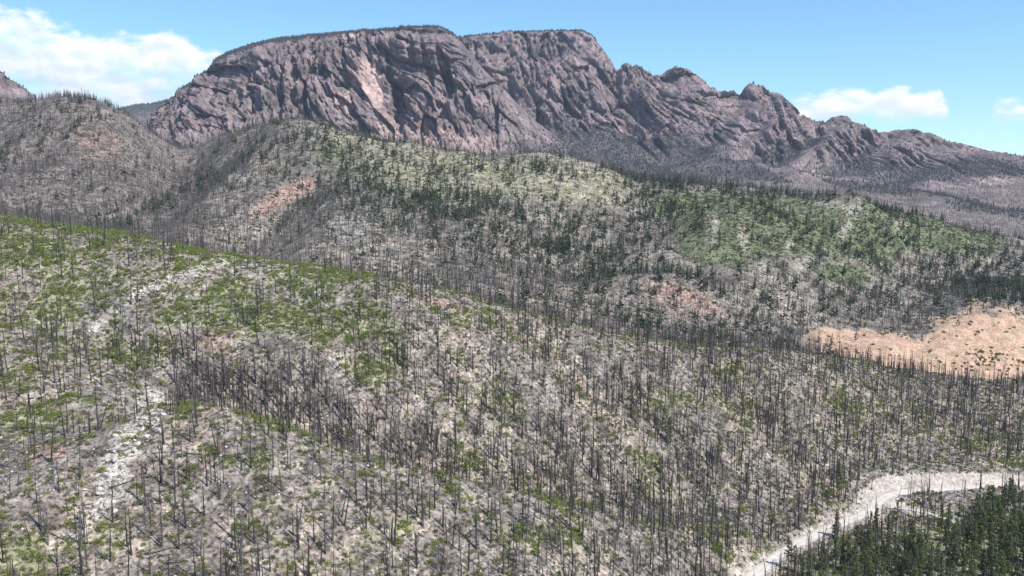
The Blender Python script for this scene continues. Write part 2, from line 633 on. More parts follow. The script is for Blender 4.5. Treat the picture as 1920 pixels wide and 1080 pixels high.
# gullies (negative) and ribs (positive) that run obliquely over the slopes
for path, depth, width in [
    ([(345, 715), (250, 815), (190, 900), (120, 1000), (70, 1075)], -5.0, 15),
    ([(335, 296), (290, 355), (235, 425)], -26, 60),
    ([(598, 335), (520, 425), (460, 478)], -20, 38),
    ([(120, 210), (60, 265), (-20, 330)], 9, 30),
    ([(440, 300), (360, 350), (250, 410)], -12, 35),
    ([(1475, 395), (1640, 470), (1780, 505), (1920, 530)], -18, 45),
    ([(1290, 380), (1180, 430), (1060, 500)], -16, 50),
    ([(1600, 395), (1585, 450), (1490, 520), (1400, 545)], 10, 40),
    ([(1340, 375), (1330, 440), (1330, 480)], 8, 30),
    ([(1150, 540), (1240, 548), (1320, 562), (1390, 595), (1430, 630)], 13, 30),
    ([(1180, 520), (1300, 535), (1380, 565), (1440, 610)], -8, 26),
    ([(1740, 640), (1700, 670), (1660, 690)], -4, 14),
    ([(430, 486), (330, 520), (235, 560), (160, 600)], 3.0, 12),
    ([(40, 585), (180, 640), (330, 700), (520, 760), (760, 840)], -6.5, 20),
    ([(560, 560), (700, 640), (860, 720), (1000, 800), (1130, 880)], -5.0, 16),
    ([(720, 560), (860, 650), (1010, 730), (1160, 830)], 4.5, 18),
    ([(1010, 640), (1120, 720), (1230, 800), (1330, 900)], -5.0, 18),
    ([(1330, 690), (1440, 780), (1520, 880)], -4.5, 18),
    ([(640, 850), (760, 930), (880, 1040)], -4.0, 12), ([(420, 780), (470, 880), (520, 1000)], 2.5, 12), ([(900, 925), (1010, 1000), (1100, 1080)], -3.5, 12),
]:
    pts = [hill.hit(*p) for p in path]
    d, _ = seg_dist(hill.X, hill.Y, pts)
    hill.Z += depth * np.exp(-(d / width) ** 2)
hill.refresh()

near = 1 - sstep(hill.Y, 760, 960)
pxg, pyg = hill.px.copy(), hill.py.copy()
bare_zone = sstep(pxg, 1495, 1530) * sstep(pyg, 575, 612) * (hill.Y > 790) * (hill.Y < 1000)
hill.Z += near * (3.0 * fbm(hill.X / 55, hill.Y / 55, 4, 3) + 0.35 * fbm(hill.X / 5.0, hill.Y / 5.0, 3, 8))
rg = ridged(hill.X / 230 + 0.3 * hill.Y / 230, hill.Y / 420, 4, 21)
midamp = (1 - near) * (1 - bare_zone * 0.85)
hill.Z += midamp * (15.0 * rg + 5.0 * fbm(hill.X / 60, hill.Y / 60, 4, 14))
hill.refresh()

# roads cut into the slope
def spline(pts, n=12):
    p = np.array(pts, float)
    out = []
    for i in range(len(p) - 1):
        p0, p1, p2, p3 = p[max(i - 1, 0)], p[i], p[i + 1], p[min(i + 2, len(p) - 1)]
        for t in np.linspace(0, 1, n, endpoint=False):
            out.append(0.5 * ((2 * p1) + (-p0 + p2) * t + (2 * p0 - 5 * p1 + 4 * p2 - p3) * t**2 + (-p0 + 3 * p1 - 3 * p2 + p3) * t**3))
    out.append(p[-1])
    return np.array(out)


road_px = [(1395, 1100, 0), (1432, 1066, 0), (1480, 1032, 0), (1540, 1000, 0), (1598, 976, 0), (1632, 960, -.6), (1646, 940, -1.5), (1668, 923, -2.2), (1712, 913, -3.6), (1765, 909, -4.2), (1830, 905, -3.8), (1900, 901, -3.4), (1990, 897, -3)]
rw = np.array([hill.hit(p[0], p[1]) + np.array([0, 0, p[2]]) for p in road_px])
rw[:, 2] = 0.5 * rw[:, 2] + 0.5 * smooth1(rw[:, 2], 2)
road_path = spline(rw)
track_px = [(1652, 944, -1.5), (1668, 950, -1), (1700, 958, 0), (1745, 968, 0), (1800, 985, 0)]
track_path = spline(np.array([hill.hit(p[0], p[1]) + np.array([0, 0, p[2]]) for p in track_px]))
bare = np.zeros(hill.X.shape)
road_d = np.full(hill.X.shape, 1e9)
for path, half, cut, fill in ((track_path, 2.6, 0.8, 0.6), (road_path, 4.6, 0.85, 0.55)):
    cols = (hill.Y > 380) & (hill.Y < 760) & (hill.X > 60)
    ii, jj = np.nonzero(cols)
    d, t = seg_dist(hill.X[ii, jj], hill.Y[ii, jj], path[::2])
    zr = np.interp(t, np.arange(len(path[::2])), path[::2, 2])
    e = np.maximum(d - half, 0)
    z0 = hill.Z[ii, jj]
    z1 = np.clip(z0, zr - e * fill, zr + e * cut)
    hill.Z[ii, jj] = z1
    bare[ii, jj] = np.maximum(bare[ii, jj], np.where(np.abs(z1 - z0) > 0.5, 1.0, 0.0) * (d < 26) * (0.35 + 0.65 * sstep(pxg[ii, jj], 1570, 1650)))
    road_d[ii, jj] = np.minimum(road_d[ii, jj], d - half)
hill.refresh()

# ------------------------------------------------------------------ cover of the hills: soils and plants by place
px, py = pxg, pyg
DY = hill.Y
nA = fbm(hill.X / 26, hill.Y / 26, 4, 40)
nB = fbm(hill.X / 9, hill.Y / 9, 3, 41)
nC = fbm(hill.X / 85, hill.Y / 85, 3, 42)


def blob(cx, cy, rx, ry, ang=0.0, k=1.0):
    a = math.radians(ang)
    dx, dy = px - cx, py - cy
    x = dx * math.cos(a) + dy * math.sin(a)
    y = -dx * math.sin(a) + dy * math.cos(a)
    return k * np.exp(-((x / rx) ** 2 + (y / ry) ** 2))


isnear = DY < 790
green = np.zeros_like(px)
for b_ in [(600, 522, 70, 16, 0, 1.4), (130, 575, 60, 34, 0, .9), (420, 580, 80, 28, 0, .9), (560, 575, 100, 36, 0, .8), (680, 625, 75, 36, 0, 1), (705, 702, 55, 20, 0, 1.2),
           (870, 595, 90, 30, 10, .8), (70, 790, 80, 38, 0, 1), (150, 745, 60, 22, 0, .8), (30, 700, 60, 30, 0, .7), (425, 862, 20, 18, 0, 1.4), (480, 865, 26, 20, 0, 1.2),
           (1255, 752, 60, 22, 0, 1), (1360, 700, 30, 14, 0, 1.2), (965, 770, 40, 26, 0, 1), (620, 905, 40, 14, 0, .6), (15, 1020, 60, 40, 30, 1.6), (70, 1070, 80, 30, 30, 1.2),
           (1040, 935, 60, 10, 12, 1.2), (240, 440, 120, 12, 6, .8), (60, 480, 90, 40, 0, .8), (410, 490, 60, 10, -15, 1), (330, 755, 40, 10, 10, 1.1), (520, 795, 60, 12, 15, 1.0),
           (900, 740, 60, 30, 0, .6), (830, 910, 80, 12, 20, .7), (470, 985, 20, 14, 0, 1.2), (720, 1000, 60, 30, 0, .7), (1000, 1010, 90, 40, 0, .6), (1440, 750, 60, 20, 0, .6),
           (1850, 825, 40, 18, 0, 1), (1600, 760, 60, 20, 0, .5), (230, 655, 40, 16, 0, .8), (700, 880, 30, 8, 0, .8), (1200, 860, 60, 16, 0, .5), (1550, 830, 60, 16, 0, .5), (1620, 870, 30, 12, 0, .7),
           (250, 830, 50, 20, 0, .7), (330, 590, 60, 14, -20, .8), (940, 870, 50, 12, 0, .5)]:
    green += blob(*b_) * isnear
left_top = sstep(px, 900, 500) * sstep(py, 740, 640) * isnear
green += 0.42 * left_top
green *= (0.75 + 1.1 * nA + 0.8 * nB)
green += isnear * 0.55 * sstep(nA + 0.6 * nC, 0.12, 0.5)
# middle hill
mg = np.zeros_like(px)
for b_ in [(1330, 385, 70, 26, 0, 1.2), (1400, 440, 100, 42, 0, 1.2), (1330, 450, 60, 50, 0, .8), (1520, 440, 130, 40, 10, 1.2), (1700, 435, 150, 36, 14, 1.1), (1620, 470, 90, 26, 14, .8), (1580, 525, 55, 18, 8, 1.4), (1820, 455, 60, 14, 10, 1.1),
           (620, 300, 60, 26, 0, .8), (680, 340, 60, 24, 0, .5), (1250, 395, 40, 30, 0, .7), (1350, 480, 60, 34, 0, .8), (1440, 480, 60, 26, 10, .7), (1760, 450, 80, 24, 12, .9), (1890, 440, 50, 10, 0, 1), (1460, 395, 60, 20, 0, .8)]:
    mg += blob(*b_) * (~isnear)
mg *= (0.95 + 0.5 * nC + 0.35 * nA)
white = np.zeros_like(px)
for b_ in [(295, 745, 30, 18, 0, 1.2), (268, 785, 30, 42, 25, 1.2), (230, 850, 30, 52, 28, 1.0), (190, 930, 36, 60, 25, 0.9), (150, 1010, 30, 50, 20, .6), (430, 488, 50, 8, -10, 1.3), (335, 518, 60, 9, -20, 1.3), (255, 555, 50, 10, -25, 1.1),
           (180, 610, 60, 14, -25, .8), (500, 512, 60, 14, 5, 1.0), (380, 560, 40, 12, 0, .6), (120, 610, 80, 20, 10, .5), (700, 480, 90, 20, 25, .5), (660, 740, 40, 12, 0, .5), (520, 800, 40, 8, 15, .7),
           (620, 1020, 60, 20, 0, .4), (1550, 840, 30, 10, 0, .6), (1590, 960, 60, 8, -12, .6), (650, 440, 60, 24, 10, .6)]:
    white += blob(*b_)
white *= (0.9 + 1.5 * nB + 0.6 * nA) * (hill.Y < 1400)
pink = np.zeros_like(px)
for b_ in [(395, 640, 50, 26, 0, 1), (90, 855, 70, 40, 0, 1), (830, 565, 70, 14, 12, 1.1), (545, 372, 60, 15, -28, 2.0), (505, 395, 50, 10, -28, 1.2), (1300, 578, 110, 22, 14, 1.1), (30, 640, 40, 20, 0, .5),
           (385, 865, 14, 14, 0, 1), (1240, 545, 60, 10, 10, .7), (150, 250, 90, 30, 0, .5), (200, 285, 60, 30, 0, .6), (480, 300, 50, 24, 0, .6), (880, 545, 60, 8, 18, .6), (660, 860, 30, 8, 0, .6), (20, 740, 50, 30, 0, .5)]:
    pink += blob(*b_)
pink *= (0.9 + 0.9 * nA)
pink += isnear * 0.5 * sstep(fbm(hill.X / 60, hill.Y / 60, 4, 77), .05, .5)
clearing = np.maximum.reduce([blob(1600, 648, 100, 30, 8), blob(1700, 665, 110, 34, 10), blob(1840, 640, 110, 56, 0), blob(1920, 660, 80, 50, 0), blob(1790, 690, 120, 26, 8), blob(1550, 640, 50, 26)])
clearing = sstep(clearing + 0.26 * nA + 0.16 * nB, 0.32, 0.46) * (DY > 770) * (DY < 1010)
chutes = np.maximum.reduce([blob(1335, 440, 14, 44, 0), blob(1392, 460, 14, 40, 0), blob(1600, 405, 20, 22, 10), blob(1585, 440, 12, 30, 15), blob(1500, 510, 18, 40, 35), blob(1690, 430, 16, 26, 0), blob(1560, 395, 50, 8, 8), blob(1480, 470, 14, 20, 30)]) * (~isnear)
khaki = np.maximum.reduce([blob(850, 340, 240, 50, 8), blob(1060, 350, 140, 46, 12), blob(720, 290, 140, 26, 10)]) * (~isnear)

C = lambda r, g, b_: np.array([r, g, b_])
grey = C(.250, .213, .185)
warm = C(.355, .288, .232)
col = np.zeros(px.shape + (3,))
t = sstep(nC + 0.5 * nA, -0.35, 0.45)[..., None]
col[:] = grey * (1 - t) + warm * t
midcol = C(.19, .165, .14) * (1 - t) + C(.33, .285, .235) * t
lefthill = (sstep(px, 430, 330) * (~isnear))[..., None]
midcol = midcol * (1 - lefthill) + (C(.175, .148, .132) * (1 - t) + C(.255, .21, .185) * t) * lefthill
mm = (1 - near)[..., None]
col = col * (1 - mm) + midcol * mm


def paint(mask, c):
    global col
    k = np.clip(mask, 0, 1)[..., None]
    col = col * (1 - k) + np.array(c) * k


paint(sstep(khaki + 0.3 * nA, 0.2, 0.7) * 0.75, (.325, .30, .195))
paint(sstep(mg + 0.12 * nB, 0.2, 0.85) * 0.85, (.142, .165, .082))
paint(sstep(chutes + .4 * nB, 0.3, 0.8) * 0.8, (.36, .32, .25))
paint(sstep(green, 0.15, 0.8) * 0.6, (.23, .245, .12))
paint(sstep(pink, 0.35, 0.9) * 0.8, (.40, .265, .21))
paint(sstep(white + 0.3 * nB, 0.32, 0.8) * 0.8, (.45, .41, .36))
paint(clearing, (.53, .35, .245))
paint(clearing * sstep(nA + 0.5 * nB, 0.0, 0.45) * 0.55, (.47, .385, .24))
paint(clearing * sstep(fbm(hill.X / 14, hill.Y / 14, 4, 78), .1, .4) * 0.45, (.43, .26, .18))
paint(bare * 0.92, (.52, .45, .375))
paint(np.exp(-np.clip(road_d, 0, 99) / 4) * 0.4, (.50, .44, .38))
pineflat = sstep(px, 1420, 1560) * sstep(py - (1065 - (px - 1420) * 0.28), -10, 20) * (DY < 700)
paint(pineflat * 0.6 * (1 - bare), (.24, .245, .14))
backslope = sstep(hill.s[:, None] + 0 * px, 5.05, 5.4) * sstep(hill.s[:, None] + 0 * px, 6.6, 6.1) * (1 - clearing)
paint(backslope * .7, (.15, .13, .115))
valley_band = np.exp(-((py - np.interp(px, [840, 900, 1050, 1250, 1400, 1500], [505, 530, 600, 635, 645, 645])) / 22) ** 2) * (px > 820) * (px < 1540) * (~isnear)
paint(valley_band * 0.6, (.11, .10, .095))  # darker ground along the valley line, where the burnt forest is densest
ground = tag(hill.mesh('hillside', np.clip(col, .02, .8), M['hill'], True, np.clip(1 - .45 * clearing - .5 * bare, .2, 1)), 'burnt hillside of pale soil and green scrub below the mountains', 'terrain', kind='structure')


def ribbon(name, path, half, mat, lift, colour):
    p = path.copy()
    d = np.gradient(p[:, :2], axis=0)
    d /= np.linalg.norm(d, axis=1)[:, None] + 1e-9
    n = np.stack([-d[:, 1], d[:, 0]], 1)
    W = np.linspace(-1, 1, 7)
    wob = 0.12 * np.sin(np.arange(len(p)) * 0.7)
    V = []
    for k, w in enumerate(W):
        hw = half * (1 + wob * (abs(w) > .9))
        q = p[:, :2] + n * (w * hw)[:, None]
        z = p[:, 2] + lift + 0.10 * (1 - w * w)
        V.append(np.column_stack([q, z]))
    V = np.array(V)
    R, Cc = V.shape[:2]
    idx = np.arange(R * Cc).reshape(R, Cc)
    q = np.stack([idx[:-1, :-1], idx[:-1, 1:], idx[1:, 1:], idx[1:, :-1]], -1).reshape(-1, 4)[:, ::-1]
    o = mesh_obj(name, V.reshape(-1, 3), q, mat, True)
    at = o.data.color_attributes.new('Col', 'FLOAT_COLOR', 'POINT')
    rut = np.array([.80, .95, 1.1, .92, 1.1, .95, .80])[:, None] * (1 + .10 * pnoise(p[:, 0] / 9, p[:, 1] / 9, 60))[None, :]
    cc = np.ones((R, Cc, 4), np.float32)
    cc[..., :3] = np.array(colour)[None, None, :] * rut[..., None]
    at.data.foreach_set('color', cc.ravel())
    return o


tag(ribbon('gravel_road', road_path, 4.2, M['road'], 0.22, (.62, .55, .48)), 'pale gravel road curving round the foot of the hill', 'road', kind='structure')
tag(ribbon('dirt_track', track_path, 2.0, M['road'], 0.3, (.58, .53, .46)), 'narrow pale track branching down into the pines', 'track', kind='structure')

# ------------------------------------------------------------------ the mesa and the rocky range
def gb(px_, py_, cx, cy, rx, ry, ang=0.0, k=1.0):
    a = math.radians(ang)
    dx, dy = px_ - cx, py_ - cy
    x = dx * math.cos(a) + dy * math.sin(a)
    y = -dx * math.sin(a) + dy * math.cos(a)
    return k * np.exp(-((x / rx) ** 2 + (y / ry) ** 2))


def cliff_detail(S, rock_mask, amp, shear=0.55, seed=0, blocky=1.0):
    """flutes, slabs and gullies that run down the rock"""
    X, Y, Z = S.X.copy(), S.Y.copy(), S.Z.copy()
    shear = shear + .45 * pnoise(X / 330, Z / 800, seed + 31)
    u = X + shear * (Z - CAMZ) + 9 * fbm(X / 120, Z / 120, 3, seed + 5)
    w1 = 20 * fbm(X / 170, Z / 130, 3, seed + 15)
    w2 = 11 * fbm(X / 90, Z / 90, 3, seed + 16)
    u2 = X + (shear + .35) * (Z - CAMZ) + w1
    n = (ridged((u + w1) / 110, (Z + w2) / 260, 3, seed) * 1.0 + ridged((u2 + w2) / 42, Z / 120, 3, seed + 3) * 0.7
         + 0.5 * ridged((u + w2) / 20, (Z + w1) / 85, 3, seed + 6))
    n2 = fbm(X / 70, Z / 60, 4, seed + 9)
    n3 = ridged((u2 + .5 * w2) / 15, Z / 70, 3, seed + 11, .6)
    st = np.round(pnoise((u + w1) / 58, Z / 190, seed + 21) * 3.5 + .6 * pnoise(u2 / 22, Z / 60, seed + 22)) / 3.5
    st = st + .5 * np.round(pnoise(u2 / 26, Z / 75, seed + 23) * 3) / 3
    k = rock_mask * amp
    b1, e1 = cells((u + w1) / 64, Z / (150 * blocky), seed)
    b2, e2 = cells((u2 + w2) / 27, Z / (58 * blocky), seed + 1)
    b3, e3 = cells(u / 11, Z / (22 * blocky), seed + 2)
    blocks = 52 * b1 + 26 * b2 + 11 * b3 - 14 * np.exp(-e1 / .09) - 9 * np.exp(-e2 / .12)
    S.Y -= k * (n * 11 + n2 * 26 + n3 * 9 + st * 8 + blocks)
    S.Z += k * (0.25 * n * 20 + n2 * 8 + n3 * 5)
    S.refresh()
    return n, n2


# front block
c0 = line((60, 430, 2250), (1400, 430, 2250))
c1 = line((60, 360, 2560), (280, 318, 2560), (500, 300, 2560), (700, 300, 2560), (900, 312, 2540), (1000, 318, 2530), (1100, 334, 2520), (1200, 360, 2510), (1400, 400, 2500))
c2 = line((60, 370, 2800), (200, 330, 2800), (270, 275, 2800), (300, 250, 2800), (340, 250, 2790), (420, 246, 2780), (500, 238, 2780), (600, 240, 2780), (700, 255, 2790), (760, 268, 2800),
          (850, 255, 2790), (930, 262, 2780), (1000, 285, 2770), (1100, 320, 2760), (1200, 352, 2750), (1400, 400, 2750))
c3 = line((60, 380, 2930), (200, 335, 2930), (270, 265, 2930), (300, 228, 2930), (350, 200, 2930), (400, 180, 2920), (450, 168, 2910), (550, 155, 2910), (650, 150, 2920), (700, 170, 2930), (760, 190, 2910),
          (800, 160, 2910), (860, 165, 2920), (920, 195, 2920), (1000, 245, 2910), (1100, 306, 2900), (1200, 350, 2900), (1400, 400, 2900))
c4 = line((60, 390, 3060), (200, 340, 3060), (270, 258, 3060), (300, 214, 3060), (345, 175, 3060), (395, 140, 3050), (430, 122, 3040), (500, 104, 3040), (600, 93, 3040), (700, 84, 3040), (790, 74, 3040), (825, 76, 3040),
          (850, 88, 3050), (880, 120, 3060), (930, 165, 3060), (1000, 232, 3060), (1100, 302, 3050), (1200, 350, 3050), (1400, 400, 3050))
c5 = line((60, 400, 3350), (200, 345, 3350), (270, 262, 3350), (292, 228, 3350), (312, 195, 3350), (328, 184, 3350), (345, 166, 3350), (370, 150, 3350), (394, 130, 3350), (403, 114, 3350), (430, 100, 3350), (470, 86, 3350), (520, 74, 3350),
          (600, 66, 3350), (700, 59, 3350), (780, 54, 3350), (826, 53, 3350), (848, 65, 3350), (866, 80, 3350), (905, 130, 3350), (1000, 225, 3350), (1100, 300, 3350), (1200, 352, 3350), (1400, 400, 3350))
c6 = line(*[(p[0], p[1] + 22, 4100) for p in c5])
mesa = Sheet(60, 1400, 780, [(c0, 6), (c1, 8), (c2, 6), (c3, 4), (c4, 3), (c5, 0), (c6, 4)], [10, 34, 46, 62, 30, 10])
sfrac = mesa.s[:, None] * np.ones_like(mesa.X)
rockm = sstep(sfrac, 1.2, 1.9) * sstep(sfrac, 4.95, 4.2)
mpx, mpy = mesa.px.copy(), mesa.py.copy()
rockm = rockm * (1 - 0.65 * sstep(mpx, 860, 1000)) * (1 - .85 * np.clip(gb(mpx, mpy, 702, 168, 22, 50, -22, 1.5), 0, 1))
for (cx, cy, rx, ry, ang, dep) in [(748, 205, 15, 50, -6, 55), (735, 160, 7, 60, -12, 30), (480, 190, 14, 34, 0, 45), (436, 205, 10, 30, 10, 30), (838, 150, 10, 60, -18, 45), (800, 120, 6, 50, -14, 25), (690, 105, 6, 32, -10, 25),
                                   (905, 185, 14, 16, 0, 30), (560, 150, 7, 50, -20, 25), (610, 170, 7, 50, -26, 25), (640, 105, 6, 40, -15, 22), (395, 175, 7, 40, 8, 25), (525, 205, 10, 26, -8, 28), (870, 190, 8, 40, -30, 30), (770, 95, 8, 30, -10, 25)]:
    q_ = gb(mpx, mpy, cx, cy, rx, ry, ang)
    mesa.Y += dep * sstep(q_, .30, .50) * rockm
mn, mn2 = cliff_detail(mesa, rockm, 1.0, 0.38, 100, 1.15)
mesa.Z += sstep(sfrac, 0.3, 1.0) * sstep(sfrac, 2.0, 1.2) * 14 * fbm(mesa.X / 90, mesa.Y / 90, 4, 130)

# back block and the serrated range
d0 = line((600, 500, 1650), (1200, 500, 1650), (1500, 520, 1650), (1920, 600, 1650), (2400, 620, 1650))
d1 = line((600, 350, 2600), (1000, 346, 2600), (1200, 352, 2600), (1300, 352, 2600), (1500, 366, 2550), (1700, 380, 2500), (1920, 405, 2450), (2400, 420, 2400))
d2 = line((600, 310, 3100), (1000, 308, 3100), (1200, 322, 3100), (1300, 328, 3080), (1400, 330, 3050), (1600, 342, 3000), (1800, 358, 2950), (1920, 362, 2950), (2400, 370, 2900))
d3 = line((600, 220, 3520), (900, 225, 3520), (1000, 236, 3500), (1100, 246, 3480), (1180, 252, 3460), (1250, 264, 3440), (1350, 275, 3420), (1450, 292, 3400), (1550, 290, 3380), (1650, 304, 3360), (1800, 322, 3340), (1920, 340, 3320), (2400, 350, 3300))
d4 = line((600, 130, 3760), (850, 130, 3760), (950, 122, 3760), (1050, 118, 3740), (1110, 135, 3720), (1160, 190, 3700), (1200, 188, 3690), (1250, 192, 3680), (1300, 190, 3670), (1350, 212, 3660), (1420, 208, 3650), (1500, 246, 3640),
          (1580, 250, 3620), (1650, 278, 3600), (1720, 276, 3580), (1800, 298, 3560), (1920, 318, 3540), (2400, 330, 3500))
crest = [(600, 76), (850, 71), (900, 66), (1000, 59), (1088, 58), (1108, 65), (1124, 84), (1140, 105), (1154, 131), (1160, 132), (1168, 123), (1180, 128), (1192, 126), (1206, 131), (1216, 143), (1226, 149), (1238, 147), (1250, 137), (1262, 130),
         (1276, 131), (1296, 140), (1312, 152), (1330, 167), (1350, 180), (1360, 175), (1374, 178), (1386, 187), (1394, 172), (1404, 165), (1416, 163), (1430, 167), (1442, 180), (1460, 185), (1472, 200), (1486, 203), (1496, 219), (1510, 229), (1530, 236),
         (1546, 238), (1560, 228), (1576, 225), (1590, 230), (1600, 233), (1622, 242), (1640, 254), (1660, 255), (1676, 250), (1692, 248), (1714, 254), (1736, 256), (1752, 260), (1775, 271), (1810, 281), (1850, 289), (1890, 296), (1920, 299), (2100, 320), (2400, 335)]
d5 = line(*[(p[0], p[1], 3950) for p in crest])
d6 = line(*[(p[0], p[1] + 30, 4700) for p in crest])
rangeS = Sheet(620, 2380, 760, [(d0, 6), (d1, 8), (d2, 8), (d3, 6), (d4, 3), (d5, 0), (d6, 3)], [14, 34, 46, 56, 40, 10])
sf = rangeS.s[:, None] * np.ones_like(rangeS.X)
rpx, rpy = rangeS.px.copy(), rangeS.py.copy()
# ridges and dark ravines running down from the peaks
for path, depth, width in [
    ([(1165, 140), (1240, 240), (1330, 290), (1500, 345)], 30, 60), ([(1155, 150), (1190, 250), (1240, 300)], -30, 60), ([(1545, 245), (1470, 285), (1390, 312)], -38, 60),
    ([(1235, 160), (1225, 230), (1260, 270)], -22, 45), ([(1390, 190), (1350, 250), (1330, 280)], -22, 45), ([(1500, 225), (1440, 270), (1350, 300)], 18, 45),
    ([(1650, 260), (1620, 300), (1560, 330)], -30, 55), ([(1580, 235), (1530, 290), (1480, 320)], 18, 45), ([(1760, 270), (1720, 310), (1650, 340)], -24, 60),
    ([(950, 80), (1000, 150), (1040, 230)], 25, 60), ([(1060, 75), (1010, 110), (960, 190)], -26, 50), ([(1090, 80), (1120, 130), (1180, 240)], -18, 45),
    ([(1290, 320), (1340, 310), (1420, 335), (1480, 350)], 16, 60), ([(1500, 340), (1570, 330), (1660, 355), (1760, 378)], 15, 60), ([(1240, 335), (1200, 315)], 8, 50),
]:
    pts = [rangeS.hit(*p) for p in path]
    d, _ = seg_dist(rangeS.X, rangeS.Y, pts)
    k = sstep(sf, 4.98, 4.5)
    rangeS.Z += depth * np.exp(-(d / width) ** 2) * k
    rangeS.Y -= 0.8 * depth * np.exp(-(d / width) ** 2) * k
rock2 = sstep(sf, 2.4, 3.2) * sstep(sf, 5.0, 4.6)
rn, rn2 = cliff_detail(rangeS, rock2, 1.0, 0.25, 200, 1.05)
rangeS.Z += sstep(sf, 4.2, 4.7) * sstep(sf, 5.3, 5.0) * (rpx > 1160) * (17 * ridged(rangeS.X / 38, rangeS.Y / 200, 3, 230) + 4 * fbm(rangeS.X / 14, rangeS.Y / 60, 2, 231))
rangeS.Z += sstep(sf, 0.2, 0.8) * sstep(sf, 3.0, 2.0) * 16 * fbm(rangeS.X / 160, rangeS.Y / 220, 4, 240)
rangeS.refresh()
mesa.refresh()


def mixc(c, k, colour):
    k = np.clip(k, 0, 1)[..., None]
    return c * (1 - k) + np.array(colour) * k


def mountain_colour(S, sx, sy, rn_, rn2_, talus, slabs, forest, seed):
    big = fbm(S.X / 150, S.Z / 100, 4, seed)
    u = S.X + 0.5 * (S.Z - CAMZ)
    streak = fbm(u / 16, S.Z / 110, 3, seed + 3)
    c = np.zeros(S.X.shape + (3,))
    c[:] = (.238, .184, .180)
    c = mixc(c, sstep(big, -0.3, 0.5) * 0.7, (.295, .218, .205))
    c = mixc(c, sstep(streak, 0.08, 0.45) * 0.75, (.13, .113, .128))
    c = mixc(c, sstep(fbm(S.X / 60, S.Z / 60, 4, seed + 7), 0.10, 0.35) * 0.6, (.15, .15, .118))
    c = mixc(c, sstep(slabs, 0.3, 0.8), (.50, .355, .31))
    c = mixc(c, sstep(talus, 0.3, 0.8) * 0.85, (.40, .295, .26))
    c = mixc(c, forest * 0.8, (.10, .094, .093))
    return c


slab = np.maximum.reduce([gb(mpx, mpy, 701, 167, 22, 52, -22, 1.5), gb(mpx, mpy, 665, 150, 12, 30, -25, 1.0), gb(mpx, mpy, 720, 225, 18, 30, -30, 1.0), gb(mpx, mpy, 650, 200, 30, 50, -35, .65), gb(mpx, mpy, 600, 120, 50, 20, 0, .5), gb(mpx, mpy, 660, 74, 40, 6, -8, .9)])
slab = slab * (1 + 0.5 * fbm(mesa.X / 30, mesa.Z / 60, 3, 300))
talus = np.maximum.reduce([gb(mpx, mpy, 820, 270, 160, 34, 8, 1.2), gb(mpx, mpy, 970, 300, 120, 20, 14, 1.0), gb(mpx, mpy, 360, 270, 60, 22, 0, .5)])
mfor = np.clip(sstep(sfrac, 4.25, 4.5) * 0.9 * sstep(mpx, 862, 845) + np.maximum.reduce([gb(mpx, mpy, 1000, 300, 60, 20, 30, .9), gb(mpx, mpy, 1080, 310, 60, 30, 25, 1.2), gb(mpx, mpy, 880, 130, 30, 40, -30, .6), gb(mpx, mpy, 920, 225, 30, 16, 20, .8)]) * sstep(mpx - mpy * 0.9, 640, 720), 0, 1)
mcol = mountain_colour(mesa, mpx, mpy, mn, mn2, talus, slab, mfor, 310)
tag(mesa.mesh('mesa', mcol, M['rock'], False), 'great flat-topped mountain with fluted pinkish grey cliffs', 'mountain', kind='structure')

rfor = np.maximum.reduce([gb(rpx, rpy, 1150, 285, 190, 36, 10, 1.3), gb(rpx, rpy, 1300, 310, 90, 22, 10, 1.1), gb(rpx, rpy, 1470, 285, 90, 14, -28, 1.3), gb(rpx, rpy, 1080, 190, 50, 22, 0, .7), gb(rpx, rpy, 1330, 258, 60, 16, -20, .5), gb(rpx, rpy, 1590, 310, 70, 20, -25, .8),
                          gb(rpx, rpy, 1700, 325, 120, 20, 0, .7), gb(rpx, rpy, 1850, 315, 90, 22, 5, .8), gb(rpx, rpy, 1000, 100, 50, 16, -25, .7), gb(rpx, rpy, 1060, 90, 30, 14, 30, .7), gb(rpx, rpy, 1640, 270, 30, 10, -30, .7), gb(rpx, rpy, 1700, 365, 200, 5, 8, .9),
                          gb(rpx, rpy, 1870, 395, 90, 8, 8, 1.0), gb(rpx, rpy, 1420, 338, 60, 5, 10, .9)])
rfor = np.clip(sstep(rfor + 0.35 * fbm(rangeS.X / 110, rangeS.Z / 60, 4, 330) + .22 * sstep(sf, 4.2, 3.0), 0.38, 0.7) + sstep(sf, 4.75, 4.95) * (rpx < 1120), 0, 1)
rtal = np.maximum.reduce([gb(rpx, rpy, 1360, 325, 60, 14), gb(rpx, rpy, 1560, 345, 100, 16, 6), gb(rpx, rpy, 1750, 365, 160, 12, 6), gb(rpx, rpy, 1870, 340, 60, 12)]) * 0.9
rsl = np.maximum.reduce([gb(rpx, rpy, 1030, 235, 30, 12, 20, .8), gb(rpx, rpy, 1320, 215, 40, 30, 0, .45), gb(rpx, rpy, 1600, 260, 40, 18, 0, .45), gb(rpx, rpy, 1130, 230, 60, 10, 30, .6), gb(rpx, rpy, 1280, 150, 20, 20, 0, .4)])
rcol = mountain_colour(rangeS, rpx, rpy, rn, rn2, rtal, rsl, rfor, 340)
rcol = mixc(rcol, sstep(sf, 2.3, 1.5) * (1 - rfor) * 0.8, (.20, .168, .15))
tag(rangeS.mesh('rocky_range', rcol, M['rock'], False), 'serrated rocky mountain range behind the mesa with dark forested foot', 'mountain', kind='structure')

